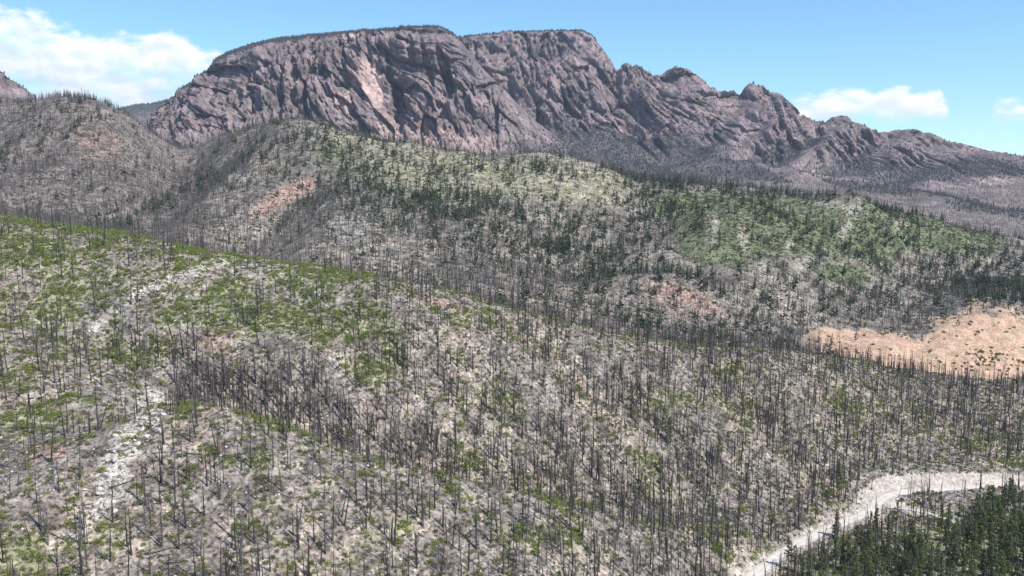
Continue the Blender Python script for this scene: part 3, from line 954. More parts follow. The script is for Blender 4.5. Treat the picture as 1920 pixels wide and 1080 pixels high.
# distant ridge and the rocky peak at the left
e5 = line((60, 225, 5600), (150, 215, 5600), (205, 207, 5600), (250, 198, 5600), (310, 190, 5600), (360, 184, 5600), (460, 190, 5600))
e0 = line((60, 330, 4600), (460, 330, 4600))
far = Sheet(60, 440, 150, [(e0, 2), (line(*[(p[0], p[1] + 45, 5200) for p in e5]), 2), (e5, 1), (line(*[(p[0], p[1] + 20, 6400) for p in e5]), 1)], [20, 40, 6])
far.Z += 18 * fbm(far.X / 150, far.Y / 150, 4, 400)
far.refresh()
fc = np.zeros(far.X.shape + (3,))
fc[:] = (.17, .145, .14)
fc = mixc(fc, sstep(far.s[:, None] + 0 * far.X, 1.3, 1.7) * 0.9, (.07, .08, .075))
tag(far.mesh('distant_ridge', fc, M['rock'], False), 'distant forested ridge in the gap beside the mesa', 'ridge', kind='structure')

p5 = line((-420, 100, 2500), (-120, 95, 2500), (-30, 110, 2500), (2, 135, 2500), (10, 148, 2500), (24, 152, 2500), (42, 162, 2500), (60, 176, 2500), (76, 194, 2500), (130, 240, 2500), (200, 300, 2500), (320, 360, 2500))
peak = Sheet(-420, 300, 260, [(line((-420, 380, 1900), (320, 400, 1900)), 2), (line(*[(p[0], p[1] + 110 if p[0] < 130 else p[1] + 40, 2150) for p in p5]), 6), (line(*[(p[0], p[1] + 50 if p[0] < 130 else p[1] + 20, 2330) for p in p5]), 3), (p5, 0), (line(*[(p[0], p[1] + 25, 3000) for p in p5]), 2)], [10, 30, 40, 8])
ps = peak.s[:, None] + 0 * peak.X
ppx, ppy = peak.px.copy(), peak.py.copy()
pn, pn2 = cliff_detail(peak, sstep(ps, 0.8, 1.4) * sstep(ps, 3.0, 2.7), 0.6, 0.3, 410)
pcol = mountain_colour(peak, ppx, ppy, pn, pn2, 0 * ppx, 0 * ppx, 0 * ppx, 420)
tag(peak.mesh('rocky_peak', pcol, M['rock'], False), 'rocky pinkish peak rising behind the burnt hill', 'mountain', kind='structure')


# ------------------------------------------------------------------ plant prototypes (triangles)
def tube(path, radii, sides):
    path = np.array(path, float)
    n = len(path)
    ang = np.linspace(0, 2 * np.pi, sides, endpoint=False)
    V = []
    for i in range(n):
        d = path[min(i + 1, n - 1)] - path[max(i - 1, 0)]
        d = d / (np.linalg.norm(d) + 1e-9)
        up = np.array([1.0, 0, 0]) if abs(d[0]) < 0.8 else np.array([0, 1.0, 0])
        a = np.cross(d, up)
        a /= np.linalg.norm(a)
        b_ = np.cross(d, a)
        V.append(path[i] + radii[i] * (np.cos(ang)[:, None] * a + np.sin(ang)[:, None] * b_))
    V = np.concatenate(V)
    Fc = []
    for i in range(n - 1):
        for j in range(sides):
            a0, a1 = i * sides + j, i * sides + (j + 1) % sides
            b0, b1 = a0 + sides, a1 + sides
            Fc += [(a0, a1, b1), (a0, b1, b0)]
    c = len(V)
    V = np.vstack([V, path[-1] + (path[-1] - path[-2]) * 0.02])
    for j in range(sides):
        Fc.append(((n - 1) * sides + j, (n - 1) * sides + (j + 1) % sides, c))
    return V, np.array(Fc)


def join(parts):
    V, Fc, o = [], [], 0
    for v, f in parts:
        V.append(v)
        Fc.append(f + o)
        o += len(v)
    return np.vstack(V), np.vstack(Fc)


def spike(p, q, r):
    """a thin three-sided branch from p to q"""
    p, q = np.array(p, float), np.array(q, float)
    d = q - p
    d /= np.linalg.norm(d) + 1e-9
    up = np.array([0, 0, 1.0]) if abs(d[2]) < 0.8 else np.array([1.0, 0, 0])
    a = np.cross(d, up)
    a /= np.linalg.norm(a)
    b_ = np.cross(d, a)
    V = np.array([p + r * a, p - 0.5 * r * a + .87 * r * b_, p - 0.5 * r * a - .87 * r * b_, q])
    return V, np.array([(0, 1, 3), (1, 2, 3), (2, 0, 3)])


def make_snag(seed, h, r, nb, blen, lean=0.0, broken=False, fork=False):
    g = np.random.default_rng(seed)
    n = 7
    t = np.linspace(0, 1, n)
    bend = g.normal(0, 0.012 * h, (n, 2)) * t[:, None]
    la = g.random() * 6.28
    path = np.column_stack([bend[:, 0] + lean * h * t * math.cos(la), bend[:, 1] + lean * h * t * math.sin(la), h * t - 0.5])
    rad = r * (0.80 * (1 - t) ** 0.9) + (0.42 * r if broken else 0.20 * r)
    rad[0] *= 1.35
    parts = [tube(path, rad, 6)]
    if fork:
        k = 4
        parts.append(tube([path[k], path[k] + np.array([.6, .2, h * .12]), path[k] + np.array([.9, .3, h * .33])], [rad[k] * .8, rad[k] * .55, rad[k] * .15], 5))
    if broken:
        parts.append(spike(path[-1], path[-1] + np.array([.1, .05, .9]), rad[-1] * .8))
    br = []
    for i in range(nb):
        tt = 0.22 + 0.76 * g.random() ** 0.8
        k = tt * (n - 1)
        i0 = min(int(k), n - 2)
        p = path[i0] * (1 - (k - i0)) + path[i0 + 1] * (k - i0)
        L = blen * (0.35 + 0.9 * g.random()) * (1.15 - 0.75 * tt)
        a = g.random() * 6.28
        dz = g.uniform(-0.35, 0.35)
        q = p + L * np.array([math.cos(a), math.sin(a), dz])
        br.append(spike(p, q, 0.075 + 0.03 * g.random()))
        if L > 0.9:
            mid = p * 0.45 + q * 0.55
            a2 = a + g.choice([-.7, .7])
            br.append(spike(mid, mid + L * .5 * np.array([math.cos(a2), math.sin(a2), dz + .25]), 0.04))
    return join(parts), join(br)


def clump(g, c, s, n):
    """a tuft of needles or leaves: small tilted faces round a point"""
    V, Fc = [], []
    for i in range(n):
        d = g.normal(0, 1, 3)
        d /= np.linalg.norm(d)
        e = np.cross(d, g.normal(0, 1, 3))
        e /= np.linalg.norm(e) + 1e-9
        o = c + g.normal(0, 0.35 * s, 3)
        b0 = len(V)
        V += [o - 0.5 * s * e, o + 0.5 * s * e, o + s * d + 0.1 * s * e]
        Fc.append((b0, b0 + 1, b0 + 2))
    return np.array(V), np.array(Fc)


def make_pine(seed, h, crown0=0.25, width=0.2, dens=1.0):
    g = np.random.default_rng(seed)
    n = 6
    t = np.linspace(0, 1, n)
    bend = g.normal(0, 0.006 * h, (n, 2)) * t[:, None]
    path = np.column_stack([bend, h * t - 0.4])
    trunk = tube(path, 0.018 * h * (1 - 0.93 * t), 6)
    nb = int(33 * dens)
    fo, br = [], []
    for i in range(nb):
        tt = crown0 + (0.99 - crown0) * ((i + g.random()) / nb)
        s = (tt - crown0) / (1 - crown0)
        prof = min(1.0, 0.55 + 1.6 * s) * (1 - s) ** 0.75 + 0.05
        L = width * h * prof * g.uniform(0.4, 1.35)
        a = i * 2.4 + g.normal(0, .5)
        p = np.array([np.interp(tt, t, path[:, 0]), np.interp(tt, t, path[:, 1]), tt * h])
        dz = g.uniform(-0.1, 0.3) + 0.25 * s
        q = p + L * np.array([math.cos(a), math.sin(a), dz])
        br.append(spike(p, q, 0.06 + 0.04 * (1 - s)))
        m = 3 + int(L * 1.6)
        for k in range(m):
            w = 0.35 + 0.7 * (k + g.random()) / m
            fo.append(clump(g, p + (q - p) * w + g.normal(0, 0.14 + .05 * L, 3), g.uniform(0.36, 0.66), 7))
    for k in range(4):
        fo.append(clump(g, np.array([bend[-1, 0], bend[-1, 1], h * (1 - 0.02 * k)]), 0.45, 6))
    return trunk, join(br), join(fo)


def make_shrub(seed, r, h, n, s=0.34):
    g = np.random.default_rng(seed)
    lobes = [(g.normal(0, .45 * r, 2), g.uniform(.5, .85) * r, g.uniform(.6, 1.0) * h) for _ in range(4)]
    fo, st = [], []
    for i in range(n):
        c, lr, lh = lobes[i % 4]
        d = g.normal(0, 1, 3)
        d[2] = abs(d[2])
        d /= np.linalg.norm(d)
        rr = 0.6 + 0.45 * g.random()
        p = np.array([c[0] + lr * d[0] * rr, c[1] + lr * d[1] * rr, 0.15 + lh * d[2] * rr])
        fo.append(clump(g, p, s * g.uniform(.7, 1.3), 4))
    for i in range(7):
        c, lr, lh = lobes[i % 4]
        st.append(spike((c[0] * .3, c[1] * .3, -0.2), (c[0] + g.normal(0, .3 * r), c[1] + g.normal(0, .3 * r), lh * .8), 0.05))
    return join(fo), join(st)


def ico(sub=1):
    import bmesh
    bm = bmesh.new()
    bmesh.ops.create_icosphere(bm, subdivisions=sub, radius=1.0)
    bm.verts.ensure_lookup_table()
    V = np.array([v.co[:] for v in bm.verts])
    Fc = np.array([[v.index for v in f.verts] for f in bm.faces])
    bm.free()
    return V, Fc


ICO = ico(2)
ICO1 = ico(1)


def make_boulder(seed, base=ICO):
    g = np.random.default_rng(seed)
    V, Fc = base[0].copy(), base[1]
    for k in range(9):
        d = g.normal(0, 1, 3)
        d /= np.linalg.norm(d)
        lim = g.uniform(0.28, 0.7)
        s = V @ d
        V = V - np.maximum(s - lim, 0)[:, None] * d
    V *= np.array([g.uniform(.8, 1.3), g.uniform(.8, 1.2), g.uniform(.6, .95)])
    V *= 1.35
    V += g.normal(0, 0.05, V.shape)
    return V, Fc


def joined(name, protos, which, pos, yaw, scl, mat, label, cat, tilt=None):
    """many small far plants joined into one object"""
    V, Fc, o = [], [], 0
    for k, (v, f) in enumerate(protos):
        m = np.nonzero(which == k)[0]
        if not len(m):
            continue
        c, s = np.cos(yaw[m])[:, None], np.sin(yaw[m])[:, None]
        sc = scl[m][:, None] if scl.ndim == 1 else None
        vx, vy, vz = v[None, :, 0], v[None, :, 1], v[None, :, 2]
        if sc is not None:
            vx, vy, vz = vx * sc, vy * sc, vz * sc
        else:
            vx, vy, vz = vx * scl[m, 0:1], vy * scl[m, 0:1], vz * scl[m, 1:2]
        if tilt is not None:
            vx = vx + vz * tilt[m, 0:1]
            vy = vy + vz * tilt[m, 1:2]
        P = np.stack([vx * c - vy * s + pos[m, 0:1], vx * s + vy * c + pos[m, 1:2], vz + 0 * c + pos[m, 2:3]], -1).reshape(-1, 3)
        FF = (f[None] + (np.arange(len(m)) * len(v))[:, None, None]).reshape(-1, 3) + o
        V.append(P)
        Fc.append(FF)
        o += len(P)
    if not V:
        return None
    ob = mesh_obj(name, np.vstack(V), np.vstack(Fc), mat)
    return tag(ob, label, cat, kind='stuff')


# geometry-node scatter for uncountable ground cover
def scatter_stuff(name, protos, mat, pos, yaw, scl, label, cat):
    colc = bpy.data.collections.new(name + '_source')
    for k, (v, f) in enumerate(protos):
        ob = bpy.data.objects.new(name + '_piece', mesh_data(name + '_piece', v, f, mat))
        colc.objects.link(ob)
    me = bpy.data.meshes.new(name)
    me.vertices.add(len(pos))
    me.vertices.foreach_set('co', np.ascontiguousarray(pos, np.float32).ravel())
    a = me.attributes.new('rot', 'FLOAT_VECTOR', 'POINT')
    r = np.zeros((len(pos), 3), np.float32)
    r[:, 2] = yaw
    a.data.foreach_set('vector', r.ravel())
    a = me.attributes.new('scl', 'FLOAT', 'POINT')
    a.data.foreach_set('value', scl.astype(np.float32))
    a = me.attributes.new('pick', 'INT', 'POINT')
    a.data.foreach_set('value', rng.integers(0, len(protos), len(pos)).astype(np.int32))
    o = link(name, me)
    ng = bpy.data.node_groups.new(name + '_scatter', 'GeometryNodeTree')
    ng.interface.new_socket('Geometry', in_out='INPUT', socket_type='NodeSocketGeometry')
    ng.interface.new_socket('Geometry', in_out='OUTPUT', socket_type='NodeSocketGeometry')
    N, L = ng.nodes, ng.links
    gi, go = N.new('NodeGroupInput'), N.new('NodeGroupOutput')
    ci = N.new('GeometryNodeCollectionInfo')
    ci.inputs['Collection'].default_value = colc
    ci.inputs['Separate Children'].default_value = True
    ci.inputs['Reset Children'].default_value = True
    ip = N.new('GeometryNodeInstanceOnPoints')
    ip.inputs['Pick Instance'].default_value = True

    def attr(nm, ty):
        n = N.new('GeometryNodeInputNamedAttribute')
        n.data_type = ty
        n.inputs['Name'].default_value = nm
        return n.outputs['Attribute']
    L.new(gi.outputs[0], ip.inputs['Points'])
    L.new(ci.outputs[0], ip.inputs['Instance'])
    L.new(attr('pick', 'INT'), ip.inputs['Instance Index'])
    L.new(attr('rot', 'FLOAT_VECTOR'), ip.inputs['Rotation'])
    L.new(attr('scl', 'FLOAT'), ip.inputs['Scale'])
    L.new(ip.outputs[0], go.inputs[0])
    md = o.modifiers.new('scatter', 'NODES')
    md.node_group = ng
    return tag(o, label, cat, kind='stuff')


def yaws(n):
    return rng.random(n) * 6.2832


# ------------------------------------------------------------------ standing burnt trees of the near hill
px, py = hill.px, hill.py
offroad = np.clip(sstep(road_d, 0.5, 3.0), 0, 1) * (1 - 0.92 * bare)
gully = np.exp(-((py - np.interp(px, [230, 300, 520, 760, 1000, 1200], [735, 705, 752, 835, 885, 930])) / 34) ** 2) * sstep(px, 220, 330) * sstep(px, 1300, 1100) * (DY > 400) * (DY < 560)
dn = np.full(px.shape, 0.031)
dn = dn * (1 - 0.45 * left_top)
dn += 0.055 * gully
dn += 0.016 * sstep(px, 800, 1200) * sstep(py, 690, 760) * (1 - sstep(px, 1500, 1750) * sstep(py, 800, 860))
dn += 0.014 * sstep(px, 1000, 1250) * sstep(py, 760, 690)
dn += 0.012 * sstep(px, 1550, 1750) * sstep(py, 830, 800)
dn += 0.007 * np.clip(blob(150, 640, 200, 40, 12), 0, 1)
dn *= np.clip(1 - 0.45 * np.clip(green, 0, 1), 0.2, 1) * np.clip(0.85 + 0.9 * nA + 0.5 * nC, 0.25, 2)
dn *= isnear * offroad * (1 - clearing) * (1 - 0.75 * np.clip(white, 0, 1)) 
dn += 0.012 * pineflat * isnear * offroad * sstep(px, 1800, 1600)
dn *= (hill.s[:, None] < 5.5) * np.where(hill.s[:, None] > 4.95, .55, 1)
crease = np.zeros_like(px)
for path in ([(40, 585), (180, 640), (330, 700), (520, 760), (760, 840)], [(560, 560), (700, 640), (860, 720), (1000, 800), (1130, 880)], [(1010, 640), (1120, 720), (1230, 800), (1330, 900)], [(1330, 690), (1440, 780), (1520, 880)]):
    crease = np.maximum(crease, np.exp(-(seg_dist(hill.X, hill.Y, [hill.hit(*p) for p in path])[0] / 15) ** 2))
dn *= 1 + 1.3 * crease
P, sx, sy = hill.scatter(dn)

kinds = []          # (look words, material, trunk/branch prototypes)
spec = [('tall straight charred pine', 'char', 16.5, .26, 26, 1.2, 0.01, False, False),
        ('slender charred pine pole', 'char', 13.5, .19, 12, 0.8, 0.02, False, False),
        ('twiggy charred pine', 'char', 14.5, .23, 56, 1.9, 0.01, False, False),
        ('grey branchy dead pine', 'greywood', 13.0, .21, 60, 2.0, 0.02, False, False),
        ('snapped-off charred trunk', 'char', 9.5, .26, 12, 1.0, 0.02, True, False),
        ('leaning charred pine', 'char', 13.5, .22, 16, 1.1, 0.14, False, False),
        ('fork-topped charred pine', 'char', 15.0, .25, 24, 1.3, 0.02, False, True),
        ('thin grey dead pole', 'greywood', 11.0, .15, 14, 0.9, 0.03, False, False),
        ('small twiggy burnt sapling', 'twig', 7.5, .13, 60, 1.6, 0.02, False, False)]
weights = np.array([.17, .15, .19, .15, .06, .06, .05, .10, .10])
snag_protos = []
for k, (lab, mt, h, r, nb, bl, lean, brk, frk) in enumerate(spec):
    for v in range(2):
        tr, br = make_snag(500 + k * 10 + v, h, r * 1.25, int(nb * 1.4), bl * 1.15, lean, brk, frk)
        td = mesh_data('trunk', tr[0], tr[1], M[mt], True)
        bd = mesh_data('branches', br[0], br[1], M['twig' if mt != 'char' or k == 2 else 'char'])
        snag_protos.append((td, bd, join([tr, br])))

kind_i = rng.choice(len(spec), len(P), p=weights / weights.sum())
var_i = kind_i * 2 + rng.integers(0, 2, len(P))
hs = np.array([s[2] for s in spec])[kind_i]
scl = np.clip(rng.normal(0.92, 0.22, len(P)), .3, 1.35)
size = hs * scl / P[:, 1]
inframe = (sx > 2) & (sx < IW - 2) & (sy < IH + 10) & (sy > 380)
order = np.argsort(-np.where(inframe, size, -1))
things = order[:300]
rest = order[300:]


def zone_snag(x, y):
    if x > 1330 and y > 940:
        return 'beside the gravel road'
    if x > 1100 and y > 700:
        return 'on the slope above the road'
    if x < 330 and y > 700 and y + (x - 300) * -0.0 < 1100 and x < 300 - (y - 740) * 0.45:
        return 'on the reddish slope by the white rib'
    if y > np.interp(x, [200, 290, 520, 760, 1000, 1200], [760, 742, 805, 880, 930, 985]) - 4:
        if x < 640:
            return 'on the stony spur by the white rib'
        return 'on the pale slope below the gully'
    if y > 690:
        return 'in the gully behind the spur'
    return 'on the green scrub slope'


placed, bushes, logs = [], [], []


def add_snag(i):
    p = P[i]
    t_ = bpy.data.objects.new('burnt_pine', None)
    scene.collection.objects.link(t_)
    t_.empty_display_size = 0.5
    t_.location = p
    t_.rotation_euler = (rng.normal(0, .035), rng.normal(0, .035), rng.random() * 6.28)
    s = float(scl[i])
    t_.scale = (s, s, s)
    z = zone_snag(sx[i], sy[i])
    placed.append((t_, p, spec[kind_i[i]][0] + ' ' + z, s))
    tag(t_, spec[kind_i[i]][0] + ' ' + z, 'dead tree', 'burnt pines standing ' + z)
    link('trunk', snag_protos[var_i[i]][0], t_)
    link('branches', snag_protos[var_i[i]][1], t_)


for i in things:
    add_snag(i)

# the rest of the near dead trees as one mass
light_protos = []
for k, (lab, mt, h, r, nb, bl, lean, brk, frk) in enumerate(spec):
    for v in range(2):
        tr, br = make_snag(700 + k * 10 + v, h, r * 1.3, int(nb * 0.5) + 4, bl * 1.15, lean, brk, frk)
        light_protos.append(join([tr, br]))
dark_k = np.isin(kind_i[rest], [0, 1, 2, 4, 5, 6])
tl = rng.normal(0, 0.035, (len(P), 2)) * np.where(rng.random((len(P), 1)) < .08, 4, 1)
for nm, msk, mt, lab in (('burnt_tree_stand', dark_k, M['char'], 'mass of black burnt trunks covering the near hillside'), ('grey_tree_stand', ~dark_k, M['greywood'], 'mass of thin grey dead trees among the burnt trunks')):
    r_ = rest[msk]
    joined(nm, light_protos, var_i[r_], P[r_], yaws(len(r_)), scl[r_], mt, lab, 'dead trees', tl[r_])
print('near snags', len(P))

# ------------------------------------------------------------------ live pines by the road
pd = 0.0125 * pineflat * sstep(py - (1050 - (px - 1480) * 0.235), 0, 50) * sstep(px, 1440, 1560) * (DY < 640)
pd += 0.006 * pineflat * sstep(py - (1015 - (px - 1480) * 0.235), 0, 40)
pd *= (1 - .8 * np.clip(blob(1700, 985, 55, 32, 10), 0, 1))
pd *= offroad * (hill.s[:, None] < 4) * np.clip(1.0 + 1.6 * nA, .1, 2.2)
pd += 0.00012 * isnear * (1 - clearing) * offroad * sstep(px, 900, 1200) * sstep(py, 650, 760)
PP, qx, qy = hill.scatter(pd, pad=40)
pine_spec = [('broad green pine', 17, .16, .20, 1.15), ('bare-trunked green pine', 19, .38, .16, 1.0), ('narrow pointed green pine', 16, .15, .14, 1.0), ('sparse scorched pine', 17, .42, .13, .55),
             ('small bushy young pine', 9, .08, .24, .8)]
pine_protos = []
for k, (lab, h, c0_, w, dn_) in enumerate(pine_spec):
    for v in range(2):
        tr, br, fo = make_pine(900 + 7 * k + v, h, c0_, w, dn_)
        pine_protos.append((mesh_data('trunk', *tr, M['bark'], True), mesh_data('limbs', *br, M['bark']), mesh_data('crown', *fo, M['needle'])))
print('pines', len(PP))
po = np.argsort(PP[:, 1] + 1e5 * ((qx < -10) | (qx > IW + 10) | (qy > IH + 60)))
for n_, i in enumerate(po[:300]):
    k = int(rng.choice(5, p=[.28, .27, .22, .13, .10]))
    v = pine_protos[k * 2 + int(rng.integers(0, 2))]
    t_ = bpy.data.objects.new('pine_tree', None)
    scene.collection.objects.link(t_)
    t_.location = PP[i]
    s = float(np.clip(rng.normal(.93, .17), .5, 1.25))
    t_.scale = (s, s, s)
    t_.rotation_euler = (0, 0, rng.random() * 6.28)
    if qx[i] > 1400 and qy[i] > 900:
        z = 'in the stand below the road'
    else:
        z = 'alone among the burnt trunks'
    dr = np.hypot(road_path[:, 0] - PP[i, 0], road_path[:, 1] - PP[i, 1]).min()
    nn_ = np.sort(np.hypot(PP[:, 0] - PP[i, 0], PP[:, 1] - PP[i, 1]))
    qual = ' at the road edge' if dr < 16 else (' pressed against a neighbour' if nn_[1] < 2 else (' with open ground around' if nn_[1] > 6.5 else (' in the thick of it' if nn_[5] < 9 else '')))
    hw = '' if k == 4 else 'very tall ' if s > 1.03 else ('shorter ' if s < .84 else '')
    tag(t_, hw + pine_spec[k][0] + ' ' + z + qual, 'pine tree', 'live pines ' + z)
    for nm, dt in zip(('trunk', 'limbs', 'crown'), v):
        link(nm, dt, t_)

# ------------------------------------------------------------------ trees of the middle hill (far, uncountable)
def far_snag(seed, h):
    g = np.random.default_rng(seed)
    parts = [spike((0, 0, -.5), (g.normal(0, .15), g.normal(0, .15), h), 0.42)]
    for i in range(7):
        t_ = 0.3 + .65 * g.random()
        a = g.random() * 6.28
        L = 1.5 * (1.2 - t_)
        parts.append(spike((0, 0, t_ * h), (L * math.cos(a), L * math.sin(a), t_ * h + g.uniform(-.3, .6)), .10))
    return join(parts)


def far_pine(seed, h, w=.17):
    g = np.random.default_rng(seed)
    parts = [spike((0, 0, -.5), (0, 0, h), .2)]
    for i in range(26):
        t_ = .15 + .83 * (i + g.random()) / 26
        a = i * 2.4 + g.normal(0, .4)
        L = w * h * (1.08 - t_) * g.uniform(.6, 1.3)
        c = np.array([.6 * L * math.cos(a), .6 * L * math.sin(a), t_ * h])
        parts.append(clump(g, c, max(.9, 1.1 * L), 2))
    return join(parts)


fs_protos = [far_snag(1100 + i, 10 + i * 1.2) for i in range(5)]
fp_protos = [far_pine(1200 + i, 11 + 1.3 * i, .15 + .02 * (i % 3)) for i in range(5)]
mid = ((~isnear) | (hill.s[:, None] > 5.4)) * (hill.s[:, None] < 9.6) * (1 - 0.97 * clearing)
pxm, pym = hill.px, hill.py
dens = np.full(px.shape, 0.017)
dens += 0.035 * np.clip(valley_band, 0, 1) + 0.02 * np.clip(blob(1620, 585, 130, 28, 6), 0, 1) + 0.016 * np.clip(blob(1000, 540, 160, 26, 20), 0, 1)
dens += 0.010 * np.clip(blob(1100, 520, 260, 40, 12), 0, 1) + 0.010 * np.clip(blob(1500, 570, 260, 36, 8), 0, 1)
dens += 0.006 * np.clip(blob(150, 330, 240, 90, 0), 0, 1) + 0.008 * np.clip(blob(560, 440, 80, 16, -30), 0, 1) + 0.010 * np.clip(blob(400, 345, 150, 10, -26), 0, 1)
dens += 0.05 * np.clip(blob(70, 245, 110, 8, -33) + blob(375, 348, 160, 9, -27) + blob(540, 422, 110, 8, -40) + blob(200, 395, 120, 9, -20) + blob(60, 320, 100, 8, -25), 0, 1)
dens *= np.clip(1 - 0.8 * khaki, .15, 1) * np.clip(1 - 0.75 * np.clip(mg, 0, 1), .1, 1) * np.clip(.9 + 1.0 * nC + .6 * nA, .2, 2.2)
dens *= np.clip(1 - 0.65 * np.clip(pink, 0, 1), .1, 1) * np.clip(1 - .8 * chutes, .2, 1) * mid
Q, _, _ = hill.scatter(dens)
joined('far_burnt_forest', fs_protos, rng.integers(0, 5, len(Q)), Q, yaws(len(Q)), np.stack([np.full(len(Q), 1.0), rng.uniform(.7, 1.25, len(Q))], 1), M['far_dead'], 'thin dark burnt forest spread over the middle hill', 'forest')
n1 = len(Q)
dens = np.full(px.shape, 0.0009)
dens += 0.012 * np.clip(blob(75, 240, 110, 8, -33) + blob(375, 345, 160, 8, -27) + blob(545, 415, 110, 6, -40), 0, 1)
dens += 0.010 * np.clip(blob(800, 380, 220, 60, 12), 0, 1) + 0.006 * np.clip(blob(620, 280, 80, 40, 10), 0, 1)
dens += 0.018 * np.clip(blob(1230, 385, 70, 40, -10), 0, 1) + 0.022 * np.clip(blob(1040, 465, 70, 16, 0), 0, 1) + 0.013 * np.clip(blob(1750, 490, 200, 40, 8), 0, 1)
dens += 0.013 * np.clip(blob(1860, 540, 90, 40, 8), 0, 1) + 0.010 * np.clip(blob(1440, 400, 60, 24, 20), 0, 1) + 0.008 * np.clip(blob(1660, 420, 60, 30, 0), 0, 1)
dens += 0.010 * np.clip(blob(980, 320, 160, 12, 3), 0, 1) + 0.008 * np.clip(blob(1000, 420, 260, 30, 8), 0, 1) + 0.006 * np.clip(blob(300, 390, 200, 12, -26), 0, 1) + .010 * np.clip(blob(1200, 605, 300, 22, 8), 0, 1) + .010 * np.clip(blob(1120, 510, 200, 40, 8), 0, 1) + .007 * np.clip(blob(1560, 560, 200, 40, 6), 0, 1)
dens += 0.006 * np.clip(blob(1500, 370, 250, 10, 5), 0, 1) + 0.004 * np.clip(blob(150, 230, 160, 20, -30), 0, 1) + 0.012 * np.clip(blob(1890, 600, 40, 14, 10), 0, 1)
dens *= 1.1 * np.clip(.8 + 1.3 * nA + .6 * nB, .1, 2.4) * mid
Q, _, _ = hill.scatter(dens)
joined('far_pine_forest', fp_protos, rng.integers(0, 5, len(Q)), Q, yaws(len(Q)), np.stack([np.full(len(Q), .95), rng.uniform(.7, 1.2, len(Q))], 1), M['far_needle'], 'scattered dark green conifers on the middle hill', 'forest')
print('mid', n1, len(Q))


# ------------------------------------------------------------------ forests of the mountains
def tiny_tree(seed, h, r):
    g = np.random.default_rng(seed)
    V = [(0, 0, h)]
    n = 5
    for k in range(n):
        a = 6.28 * k / n + g.normal(0, .2)
        V.append((r * math.cos(a) * g.uniform(.7, 1.3), r * math.sin(a) * g.uniform(.7, 1.3), -.5 + g.uniform(0, .2) * h))
    return np.array(V), np.array([(0, 1 + k, 1 + (k + 1) % n) for k in range(n)])


tt_protos = [tiny_tree(1300 + k, 7 + 1.3 * k, 2.0 + .2 * k) for k in range(5)]
ts_protos = [tiny_tree(1400 + k, 9 + 1.2 * k, .8) for k in range(4)]


def mountain_forest(S, dens_live, dens_dead, nm, where):
    Q, _, _ = S.scatter(dens_live, 12, 30)
    joined(nm + '_forest', tt_protos, rng.integers(0, 5, len(Q)), Q, yaws(len(Q)), rng.uniform(.6, 1.15, len(Q)), M['distant_needle'], 'dark conifer forest ' + where, 'forest')
    Q2, _, _ = S.scatter(dens_dead, 12, 30)
    joined(nm + '_burnt_forest', ts_protos, rng.integers(0, 4, len(Q2)), Q2, yaws(len(Q2)), rng.uniform(.7, 1.2, len(Q2)), M['twig'], 'grey burnt trees thinly covering ' + where.replace('on ', '').replace('over ', ''), 'forest')
    print(nm, len(Q), len(Q2))


topm = sstep(sfrac, 4.25, 4.5) * (sfrac < 5.4) * sstep(mpx, 862, 845)
mountain_forest(mesa, 0.013 * topm + 0.012 * np.clip(mfor, 0, 1) * (sfrac < 4) + 0.003 * (sfrac > 1.9) * (sfrac < 4.1) * sstep(fbm(mesa.X / 60, mesa.Z / 60, 4, 317), .05, .4), 0.004 * (sfrac < 2.1) * (sfrac > .5), 'mesa', 'on the flat top and ledges of the mesa')
mountain_forest(rangeS, 0.010 * rfor * (sf < 5.3) + 0.004 * (sf > 2.2) * (sf < 5.0) * sstep(fbm(rangeS.X / 70, rangeS.Z / 70, 4, 350), 0, .4), 0.0062 * (sf < 2.9) * (1 - .6 * rfor) * (sf > .15), 'range', 'over the lower slopes of the rocky range')
mountain_forest(far, 0.004 * sstep(far.s[:, None] + 0 * far.X, 1.2, 1.6) * (far.s[:, None] < 2.4), 0.0005 + 0 * far.X, 'ridge', 'on the distant ridge')
mountain_forest(peak, 0.0012 + 0 * ps, 0.003 * (ps < 1.6), 'peak', 'on the rocky peak')

# ------------------------------------------------------------------ scrub, grass, stones and fallen wood on the near hill
shrub_protos = [make_shrub(1500 + k, 1.1 + .15 * k, 0.95 + .12 * k, 42) for k in range(6)]
gcl = np.clip(green, 0, 1.3)
sd = isnear * offroad * (hill.s[:, None] < 5.5) * (0.026 + 0.17 * sstep(gcl, .16, .85)) * (1 - clearing)
SP_, ax, ay = hill.scatter(sd, 2, 30)
sscl = np.clip(rng.lognormal(-.25, .38, len(SP_)), .35, 2.0)
print('shrubs', len(SP_))
big = np.argsort(-(sscl / SP_[:, 1] * ((ax > 0) & (ax < IW) & (ay < IH))))[:200]
msk = np.ones(len(SP_), bool)
msk[big] = False
sh_data = [(mesh_data('foliage', *f, M['leaf']), mesh_data('stem', *s_, M['twig'])) for f, s_ in shrub_protos]


def zone_shrub(x, y):
    if x > 1300:
        return 'on the slope by the gravel road'
    if x < 330 and x < 300 - (y - 740) * 0.45:
        return 'on the slope beside the white rock rib'
    return 'between burnt trunks on the pale spur'


